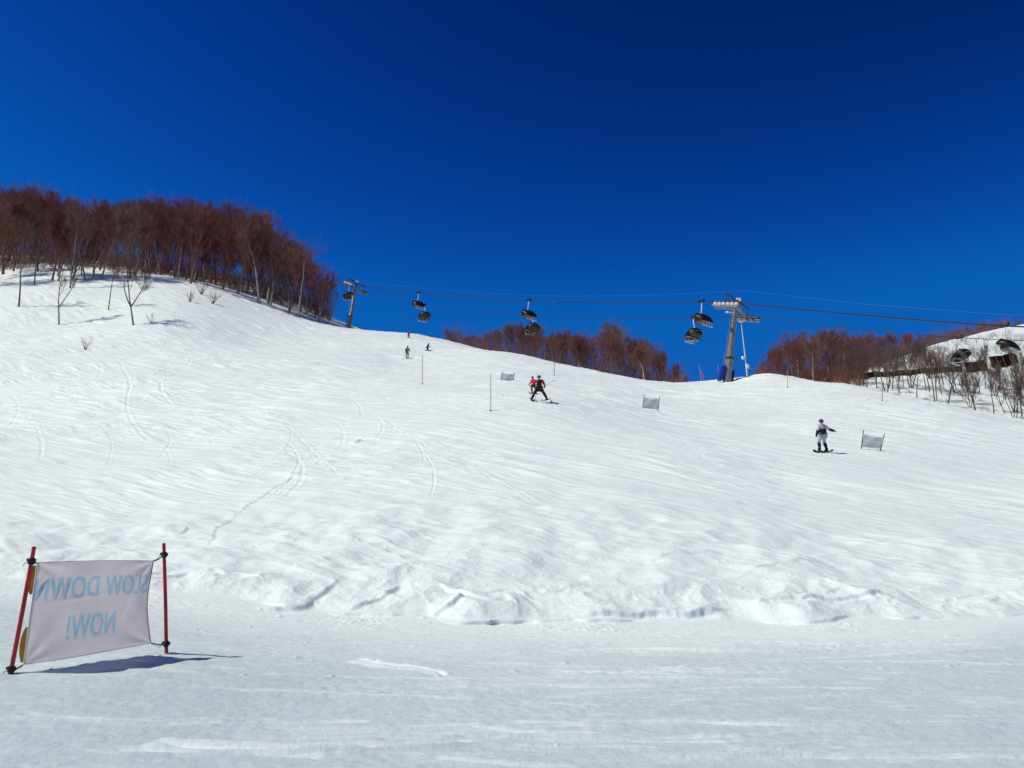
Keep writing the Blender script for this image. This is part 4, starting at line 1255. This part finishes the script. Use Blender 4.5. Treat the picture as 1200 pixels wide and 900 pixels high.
ski_pole('ski pole planted between the skis of the instructor in black vest', snap(loc_pt(I, (.10, .55, 0))), loc_pt(I, (.48, .33, .98)), M['steel'])
# child in pink
p = ground_at(625.5, 462.5)
J = stance(.84, .17, .22, .20, .18)
J.update(anklel=(-.30, 0, .10), toel=(-.24, .17, .06), kneel=(-.22, .16, .46), ankler=(.16, .04, .10), toer=(.16, .2, .06))
K = figure('child in pink jacket and black trousers skiing beside the instructor', p + Vector((0, 0, .05)), R(150), J, .70, jacket='jacket_pink', helmet='helmet_dark')
for sx in (-.28, .17):  # a ski under each boot
    ski('ski of the child in pink, on the %s' % ('instructor side' if sx < 0 else 'outer side'), snap(loc_pt(K, (sx, -.6, 0)), .03), snap(loc_pt(K, (sx * .85, .72, 0)), .03), M['ski_dark'])

# snowboarder: board across, right arm stretched to the right of the picture
p = ground_at(965.5, 531.5)
J = stance(.93, .22, .02, .1, .12)
J.update(hipl=(-.11, 0, .87), hipr=(.11, 0, .87), kneel=(-.20, .12, .50), kneer=(.20, .14, .50), anklel=(-.24, .0, .13), ankler=(.24, .0, .13), toel=(-.24, .15, .09), toer=(.24, .15, .09),
         pelvis=(0, -.05, .93), chest=(0, -.04, 1.32), neck=(0, -.03, 1.48), head=(0, .02, 1.61), look=(.85, .5, -.05),
         shl=(-.20, -.05, 1.38), shr=(.20, -.02, 1.38), ell=(-.33, -.05, 1.14), wrl=(-.27, .12, .93), elr=(.39, -.10, 1.20), wrr=(.64, -.18, 1.13))
S = figure('snowboarder in pale grey jacket pointing one arm to the right', p + Vector((0, 0, .06)), R(22), J, .99, jacket='jacket_grey', pants='pants_grey', helmet='helmet_dark', goggles='goggle_white', lower='pants_black')
bl = MB()   # dark bib over the hips and forearm
bl.path([Vector(J['pelvis']) + Vector((-.02, 0, .26)), Vector(J['pelvis']) + Vector((-.02, 0, .08)), Vector(J['pelvis']) + Vector((0, 0, -.02))], [.20, .205, .19], 12)
bl.build('hip_bag', M['jacket_black'], S)
sl = MB().path([J['elr'], Vector(J['elr']).lerp(Vector(J['wrr']), .6), J['wrr']], [.085, .075, .07], 8)
sl.path([J['ell'], J['wrl']], [.085, .07], 8)
sl.build('sleeve', M['jacket_black'], S)
def snowboard(T):
    a = loc_pt(T, (-.62, .06, 0)); b = loc_pt(T, (.66, .06, 0))
    a = snap(a, .05); b = snap(b, .05)
    d = b - a; L = d.length; d.normalize(); sd = d.cross(Vector((0, 0, 1))).normalized(); nn = sd.cross(d)
    o = thing('snowboard', 'dark snowboard under the boarder in pale grey jacket', 'snowboard', a)
    vv = []; ff = []
    prof = [(0, .10, .3), (.03, .06, .75), (.10, .0, 1.0), (.5, .0, .82), (.90, .0, 1.0), (.97, .06, .75), (1, .10, .3)]
    for f, z, wf in prof:
        for s_, h in ((-1, 0), (1, 0), (1, .02), (-1, .02)):
            vv.append(d * L * f + sd * s_ * .14 * wf + nn * (z + h))
    for i in range(len(prof) - 1):
        for k in range(4):
            ff.append((i * 4 + k, i * 4 + (k + 1) % 4, (i + 1) * 4 + (k + 1) % 4, (i + 1) * 4 + k))
    ff += [(3, 2, 1, 0), tuple(len(vv) - 4 + k for k in range(4))]
    MB().add(vv, ff).build('board', M['ski_dark'], o)
    for f in (.33, .66):
        MB().box(d * L * f + nn * .05, (.12, .26, .05), (d, sd, nn), .015).build('binding', M['black'], o)
snowboard(S)

# far skiers
p = ground_at(477, 421)
J = stance(.90, .13, .12, .3, .1)
Q = figure('distant skier in olive jacket high on the piste below the crest', p, R(200), J, .92, jacket='olive', pants='pants_olive', helmet='helmet_dark')
for sx in (-.14, .14):
    ski('ski of the distant skier in olive, on its %s side' % ('right' if sx < 0 else 'left'), snap(loc_pt(Q, (sx, -.6, 0)), .04), snap(loc_pt(Q, (sx, .75, 0)), .04), M['ski_dark'])
ski_pole('ski pole planted by the distant skier in olive', snap(loc_pt(Q, (.75, .5, 0))), loc_pt(Q, (.30, .42, .96)), M['steel'])
p = ground_at(478.5, 396.5)
J = stance(.84, .13, .25, .3, .16)
Q = figure('tiny far skier in rust red jacket right at the crest', p, R(215), J, .72, jacket='rust', pants='pants_black')
for sx in (-.14, .14):
    ski('ski of the tiny far skier in rust red, on its %s side' % ('right' if sx < 0 else 'left'), snap(loc_pt(Q, (sx, -.6, 0)), .04), snap(loc_pt(Q, (sx, .75, 0)), .04), M['ski_dark'])
p = ground_at(500.5, 410)
J = stance(.66, .16, .34, .35, .26)
Q = figure('tiny far skier dressed in black crouching below the crest', p, R(250), J, .72, jacket='jacket_black', pants='pants_black')
for sx in (-.16, .16):
    ski('ski of the tiny crouching skier in black, on its %s side' % ('right' if sx < 0 else 'left'), snap(loc_pt(Q, (sx, -.6, 0)), .04), snap(loc_pt(Q, (sx, .8, 0)), .04), M['ski_dark'])

# riders sitting in three of the chairs
def rider(chair, y, label, jacket, skimat, helmet='helmet_dark', skis=True, who=''):
    m = Matrix.Translation(chair.location) @ Matrix.Rotation(chair.rotation_euler.z, 4, 'Z') @ Matrix.Scale(chair.scale.x, 4)
    J = dict(pelvis=(0, 0, .10), chest=(0, -.06, .50), neck=(0, -.06, .66), head=(0, -.02, .80), hipl=(-.1, .05, .09), hipr=(.1, .05, .09),
             kneel=(-.11, .46, .12), kneer=(.11, .46, .12), anklel=(-.11, .56, -.32), ankler=(.11, .56, -.32), toel=(-.11, .73, -.34), toer=(.11, .73, -.34),
             shl=(-.2, -.05, .57), shr=(.2, -.05, .57), ell=(-.24, .06, .32), elr=(.24, .06, .32), wrl=(-.18, .30, .26), wrr=(.18, .30, .26))
    base = m @ Vector((-.06, y, -2.40))
    T = figure(label, base, chair.rotation_euler.z - math.pi / 2, J, .92, jacket=jacket, helmet=helmet)
    if skis:
        for sx in (-.11, .11):
            ski('ski on the %s foot of the %s' % ('left' if sx < 0 else 'right', who), loc_pt(T, (sx, -.15, -.52)), loc_pt(T, (sx, 1.35, -.42)), skimat)
rider(CH[5], -.55, 'chair rider in black nearest the camera on the chair left of near tower', 'jacket_black', M['ski_violet'], who='black-clad rider left of near tower')
rider(CH[5], .1, 'chair rider in red in the middle of the chair left of near tower', 'jacket_red', M['ski_white'], who='red-clad rider left of near tower')
rider(CH[7], -.3, 'chair rider in red jacket hanging before the brown fence', 'jacket_red', M['ski_dark'], who='red-clad rider before the fence')
rider(CH[7], .4, 'chair rider in black jacket hanging before the brown fence', 'jacket_black', M['ski_white'], who='black-clad rider before the fence')
rider(CH[3], -.4, 'chair rider in grey on the lower chair against the middle wood', 'jacket_grey', M['ski_white'], who='grey-clad rider before middle wood')

# ------------------------------------------------------------------ poles and signs on the piste
def marker(u, v, vt, mat, label, r=.03, name='marker_pole', lean=0.0, tip=None, p=None):
    p = p or ground_at(u, v)
    top = unproj(u + lean, vt, p.y)
    T = thing(name, label, 'pole', p)
    d = top - p
    MB().path([d * -.06, d * .5, d], [r, r, r * .8], 7).build('shaft', mat, T)
    MB().disc(Vector((0, 0, .02)), (0, 0, 1), r * 2.4, .06, 10).build('foot_collar', M['black'], T)
    if tip: MB().path([d * .97, d * 1.0, d * 1.03], [r * 1.6, r * 1.7, r * .8], 7).build('cap', tip, T)
    return T
marker(495, 451, 416, M['pink_pole'], 'faded red gate pole left of centre below the distant skiers', .028)
marker(575, 482, 438, M['tan_pole'], 'tall tan gate pole left of the instructor', .028)
marker(649.5, 439, 425, M['grey_pole'], 'short thin grey pole on the slope right of the instructor', .03, tip=M['pink_pole'])
marker(923, 455, 434, M['orange_pole'], 'pole with orange top on the crest right of the near tower', .028)
marker(1034, 471, 448, M['grey_pole'], 'thin grey pole below the thin trees on the right', .025)
for u, vt, ln, lab in ((820, 427, -.6, 'left one of three faded pink poles behind crest beside tower'), (823.5, 434, -1.4, 'middle short leaning pink pole behind the crest beside tower'), (841, 428, 0, 'pink pole behind crest nearest the tower')):
    q = depth_ground(u, 112)
    marker(u, 445, vt, M['pink_pole'], lab, .045, lean=ln, p=q)

def net_sign(pl, pr, tl, tr_, cl, label, drop=.16):
    """small cloth sign: pl, pr pole feet pixels; tl, tr tops; cl = cloth corners tl tr br bl"""
    a = ground_at(*pl); d = a.y
    b0 = unproj(pr[0], pr[1], d); b = Vector((b0.x, d, gz(b0.x, d)))
    T = thing('cloth_sign', label, 'sign', a)
    for f, tt in ((a, tl), (b, tr_)):
        t = unproj(tt[0], tt[1], d)
        f = Vector(f)
        MB().path([f - a - Vector((0, 0, .2)), t - a], [.032, .026], 7).build('pole', M['grey_pole'], T)
    P = [unproj(q[0], q[1], d) - a for q in cl]
    vv = []; ff = []
    n = 12
    for k in range(2):
        for i in range(n + 1):
            for j in range(n + 1):
                s_, t_ = i / n, j / n
                q = P[0].lerp(P[1], s_).lerp(P[3].lerp(P[2], s_), t_)
                sg = .035 * math.sin(s_ * 7 + t_ * 5) * math.sin(math.pi * s_)
                vv.append(q + Vector((0, -.03 + sg + k * .006, -.03 * math.sin(math.pi * s_) * (1 - t_))))
    m_ = (n + 1) ** 2
    for i in range(n):
        for j in range(n):
            q = (i * (n + 1) + j, i * (n + 1) + j + 1, (i + 1) * (n + 1) + j + 1, (i + 1) * (n + 1) + j)
            ff.append(q); ff.append(tuple(k + m_ for k in q[::-1]))
    MB().add(vv, ff, True).build('cloth', M['net'], T)
    MB().path([P[3].lerp(P[0], .25) + Vector((0, -.07, 0)), P[1].lerp(P[2], .35) + Vector((0, -.07, 0))], .012, 5).build('tension_cord', M['white'], T)
net_sign((1008.5, 527), (1030.5, 531), (1012, 504), (1036.5, 508), [(1012.5, 509), (1035.5, 513), (1031.5, 526), (1009.5, 523.5)], 'grey cloth sign between two poles right of the snowboarder')
net_sign((752.5, 480), (770.5, 483), (755, 462.5), (773, 464.5), [(755, 466), (772.8, 467.5), (770.5, 480), (752.8, 478)], 'grey cloth sign between two poles below the near lift tower')
net_sign((586.5, 448), (601.5, 450), (588.5, 435), (602.8, 436.5), [(588.5, 437), (602.5, 438.5), (601.5, 447.5), (587.5, 446)], 'small grey cloth sign on the slope above the tan gate pole')

# lamp mast behind the near tower
q = depth_ground(873.5, 109)
T = thing('snow_lance', 'slim white mast with round white fittings behind the near lift tower', 'mast', q)
t_ = unproj(868.5, 377, 109) - q
MB().path([t_ * -.03, t_ * .5, t_], [.10, .07, .045], 8).build('mast', M['white'], T)
MB().ball(t_ * .30 + Vector((-.35, 0, .45)), .24, 10, (1, 1, 1.1)).tube(t_ * .36, t_ * .30 + Vector((-.35, 0, .45)), .03, None, 5).build('round_head', M['white'], T)
MB().box(t_ * .20 + Vector((.16, -.1, 0)), (.42, .35, .6), None, .1).build('control_box', M['white'], T)
MB().box(t_ * 1.0, (.6, .25, .14), None, .04).build('nozzle_head', M['white'], T)
MB().path([t_ * .03 + Vector((.1, -.1, 0)), t_ * .16 + Vector((.12, -.12, 0))], .13, 8).build('foot_tube', M['steel'], T)

# ------------------------------------------------------------------ brown board fences on the right hill
def board_fence(pts, hgt, label):
    """pts: pixel feet along the hillside"""
    G = [ground_at(u, v, 88) for u, v in pts]
    T = thing('snow_fence', label, 'fence', G[0])
    bd = MB(); ps = MB(); fr_ = random.Random(len(pts))
    for a, b in zip(G[:-1], G[1:]):
        n = 2
        L = (b - a); fl = Vector((L.x, L.y, 0)).normalized(); nr_ = Vector((fl.y, -fl.x, 0))
        tilt = (Vector((0, 0, 1)) + Vector((0, .35, 0))).normalized()
        jz = hgt * fr_.uniform(-.06, .10)
        for k in range(7):
            z = jz + hgt * (.04 + .135 * k)
            c = (a + b) / 2 - G[0] + tilt * (z + hgt * .06)
            bd.box(c, (L.length * .985, .05, hgt * .1345), (L.normalized(), nr_, tilt), 0)
        for q in (a, b):
            ps.path([q - G[0] - tilt * .4 - nr_ * -.07, q - G[0] + tilt * hgt * 1.05 - nr_ * -.07], .06, 6)
    bd.build('board_panel', M['fence'], T)
    ps.build('fence_posts', M['fence_post'], T)
board_fence([(1163.5, 432), (1171, 431.5), (1179, 430.5), (1187, 429), (1194.5, 428)], 2.4, 'dark brown board fence panel nearest the right edge on snowy hill')
board_fence([(1133, 436.5), (1141, 436), (1149, 435.5), (1158, 434.5)], 2.2, 'dark brown board fence panel in the middle behind the red rider')
board_fence([(988, 447), (1000, 445), (1013, 444.5), (1027, 442), (1040, 442), (1054, 440), (1067, 440.5), (1080, 438), (1093, 438.5), (1106, 437), (1117, 436), (1128, 436.5)], 1.1, 'long low dark fence running left behind the thin trees')

# ------------------------------------------------------------------ the big banner in the foreground
pl = unproj(12, 791, 8.8); pl.z = gz(pl.x, pl.y)
pr = unproj(195, 765, 10.4); pr.z = gz(pr.x, pr.y)
tl = unproj(40, 641, 8.85); trp = unproj(192, 637, 10.4)
BN = thing('slope_banner', 'white banner reading slow down now in mirror writing between red poles', 'banner', pl)
o0 = pl
def rel(p): return p - o0
for a, b in ((pl, tl), (pr, trp)):
    d = (b - a)
    po = MB().path([rel(a) - d * .12, rel(a) + d * .5 + Vector((.004, 0, 0)), rel(b)], [.0225, .0225, .021], 14).build('pole', M['red_pole'], BN)
    MB().path([rel(b) - d * .004, rel(b) + d * .004], [.023, .020], 14).build('pole_cap', M['red_pole'], po)
corner = {'tl': unproj(43, 659, 8.86), 'tr': unproj(180, 657, 10.22), 'br': unproj(176.5, 753.5, 10.25), 'bl': unproj(27, 779, 8.84)}
nrm = (corner['tr'] - corner['tl']).cross(corner['bl'] - corner['tl']).normalized()
if nrm.y > 0: nrm = -nrm
def surf(s_, t_, off=0.0):
    """s: 0 left .. 1 right, t: 0 bottom .. 1 top"""
    top = corner['tl'].lerp(corner['tr'], s_); bot = corner['bl'].lerp(corner['br'], s_)
    p_ = bot.lerp(top, t_)
    inx = .085 * math.sin(math.pi * t_) * max(0, (s_ - .55) / .45) ** 2 * (1.0 + .5 * (1 - t_))      # right hem sags inwards
    hor = (corner['tr'] - corner['tl']).normalized()
    p_ = p_ - hor * inx
    p_ = p_ + Vector((0, 0, .012 * math.sin(math.pi * s_) * (1 if t_ > .5 else -1) * abs(2 * t_ - 1)))
    wv = .020 * math.sin(3.2 * s_ + 1.0) * math.sin(math.pi * s_) + .035 * math.sin(math.pi * t_) * (s_ - .2)
    wv += .014 * math.sin(9 * (s_ - .4 * t_)) * (1 - t_) * s_ * 1.2
    # creases running from the tied corners
    for (cs, ct, k) in ((0, 1, .9), (1, 1, .8), (1, 0, 1.1), (0, 0, .8)):
        dx, dy = abs(s_ - cs) * 1.5, abs(t_ - ct)
        rr_ = math.hypot(dx, dy); an = math.atan2(dy, dx)
        wv += .015 * k * math.exp(-rr_ * 2.2) * math.sin(an * 9) * min(1, rr_ * 6)
    wv += .006 * math.exp(-((s_ - .72 - .25 * (t_ - .3)) / .03) ** 2) * math.exp(-((t_ - .42) / .18) ** 2)
    wv += .007 * math.exp(-((t_ - .62 - .12 * (s_ - .4)) / .02) ** 2) * math.exp(-((s_ - .35) / .2) ** 2)
    return p_ + nrm * (wv + off) - o0
from mathutils.geometry import delaunay_2d_cdt
def outline(body, s0, s1, t0, t1):
    """outline segments of a line of mirrored lettering, in cloth coordinates"""
    cu = bpy.data.curves.new('txt', 'FONT')
    cu.body = body; cu.offset = 0.009; cu.space_character = 1.05; cu.resolution_u = 5
    ob = bpy.data.objects.new('txt', cu)
    col.objects.link(ob)
    dg = bpy.context.evaluated_depsgraph_get()
    me_ = bpy.data.meshes.new_from_object(ob.evaluated_get(dg))
    bpy.data.objects.remove(ob); bpy.data.curves.remove(cu)
    bm = bmesh.new(); bm.from_mesh(me_); bpy.data.meshes.remove(me_)
    bmesh.ops.remove_doubles(bm, verts=bm.verts[:], dist=1e-4)
    x0 = min(v.co.x for v in bm.verts); x1 = max(v.co.x for v in bm.verts); y0 = min(v.co.y for v in bm.verts); y1 = max(v.co.y for v in bm.verts)
    f = lambda c: (s1 - (c.x - x0) / (x1 - x0) * (s1 - s0), t0 + (c.y - y0) / (y1 - y0) * (t1 - t0))
    segs = [(f(e.verts[0].co), f(e.verts[1].co)) for e in bm.edges if len(e.link_faces) == 1]
    bm.free()
    return segs
SEG0 = outline('SLOW DOWN', .016, .981, .608, .837) + outline('NOW!', .279, .676, .188, .437)
SHIFT = (-.0042, 0.0, .0042)
SEG = [((a_[0] + q, a_[1]), (b_[0] + q, b_[1])) for q in SHIFT for a_, b_ in SEG0]
NS, NT = 84, 62
pts2 = [Vector((i / NS, j / NT)) for i in range(NS + 1) for j in range(NT + 1)]
edg = []
for a_, b_ in SEG:
    edg.append((len(pts2), len(pts2) + 1)); pts2 += [Vector(a_), Vector(b_)]
ov, oe, of = delaunay_2d_cdt(pts2, edg, [], 0, 1e-5)[:3]
OV = np.array([(p_.x, p_.y) for p_ in ov]); OF = np.array([f_[:3] for f_ in of])
CEN = OV[OF].mean(1)
inside = np.zeros(len(CEN), bool)
for sh_ in SHIFT:
    par = np.zeros(len(CEN), int)
    for a_, b_ in SEG0:
        xa, ya, xb, yb = a_[0] + sh_, a_[1], b_[0] + sh_, b_[1]
        if abs(ya - yb) < 1e-12: continue
        c_ = (ya > CEN[:, 1]) != (yb > CEN[:, 1])
        par += (c_ & (CEN[:, 0] < xa + (CEN[:, 1] - ya) / (yb - ya) * (xb - xa))).astype(int)
    inside |= par % 2 == 1
P3 = [surf(min(max(a_, 0), 1), min(max(b_, 0), 1)) for a_, b_ in OV]
up_line = CEN[:, 1] > 0.52
for sel, nm, mt in ((~inside, 'banner_cloth', 'banner'), (inside & up_line, 'lettering', 'letter'), (inside & ~up_line, 'lettering', 'letter')):
    tri = OF[sel]
    used_ = sorted(set(tri.reshape(-1).tolist())); mp = {a_: b_ for b_, a_ in enumerate(used_)}
    MB().add([P3[a_] for a_ in used_], [tuple(mp[c_] for c_ in t_) for t_ in tri.tolist()], True).build(nm, M[mt], BN)
# hems
hem = MB()
hem.path([surf(.996, j / 30, .003) for j in range(31)], .006, 6)
hem.build('right_hem', paint('hem_tan', (0.50, 0.36, 0.24), 0.8), BN)
for q in (.998, .002):
    MB().path([surf(i / 40, q, .002) for i in range(41)], .0035, 6).build('edge_seam', M['banner'], BN)

# orange strips of the front side showing past the left edge
def strip(t0, t1, wid, nm):
    mb = MB(); vv = []; n = 16
    for i in range(n + 1):
        t = t0 + (t1 - t0) * i / n
        a = surf(0, t, -.012)
        wd = wid * math.sin(math.pi * (i + .6) / (n + 1.2)) ** .6
        hor = (corner['tl'] - corner['tr']).normalized()
        vv += [a - hor * .004, a + hor * wd * .35 - nrm * .005 + Vector((-.03, 0, 0)) * wd / .06, ]
    ff = [(2 * i, 2 * i + 1, 2 * i + 3, 2 * i + 2) for i in range(n)]
    mb.add(vv, ff, True)
    mb.add([p_ - nrm * .003 for p_ in vv], [f[::-1] for f in ff], True)
    return mb.build(nm, M['orange'], BN)
strip(.68, .97, .075, 'orange_edge'); strip(.02, .36, .065, 'orange_edge')
# clips and cords
def clip(p_, ax):
    t = Vector(ax).normalized()
    c = MB().path([p_ - t * .035, p_ - t * .03, p_ + t * .03, p_ + t * .035], [.026, .034, .034, .026], 12)
    c.box(p_ + Vector((.035, -.01, .005)), (.035, .025, .04), None, .006).box(p_ + Vector((-.032, -.012, .012)), (.03, .02, .03), None, .006)
    return c
dl = (tl - pl); dr = (trp - pr)
for q, ax, cn, so in ((rel(pl) + dl * .885, dl, surf(0.0, 1.0), 1), (rel(pl) + dl * .035, dl, surf(0, 0), 1), (rel(pr) + dr * .895, dr, surf(1, 1), -1), (rel(pr) + dr * .085, dr, surf(1, 0), -1)):
    clip(q, ax).build('clip', M['black'], BN)
    mid_ = q.lerp(cn, .5) - Vector((0, 0, .012))
    c = MB().path([q, mid_, cn], .006, 6)
    c.path([q + Vector((.02, -.02, 0)), mid_ + Vector((0, -.012, -.012)), cn + Vector((0, -.004, -.01))], .004, 5)
    c.path([q, q + Vector((-.05, -.03, -.02)), q + Vector((-.07, -.03, -.05))], .004, 5)
    c.build('tie_cord', M['cord'], BN)
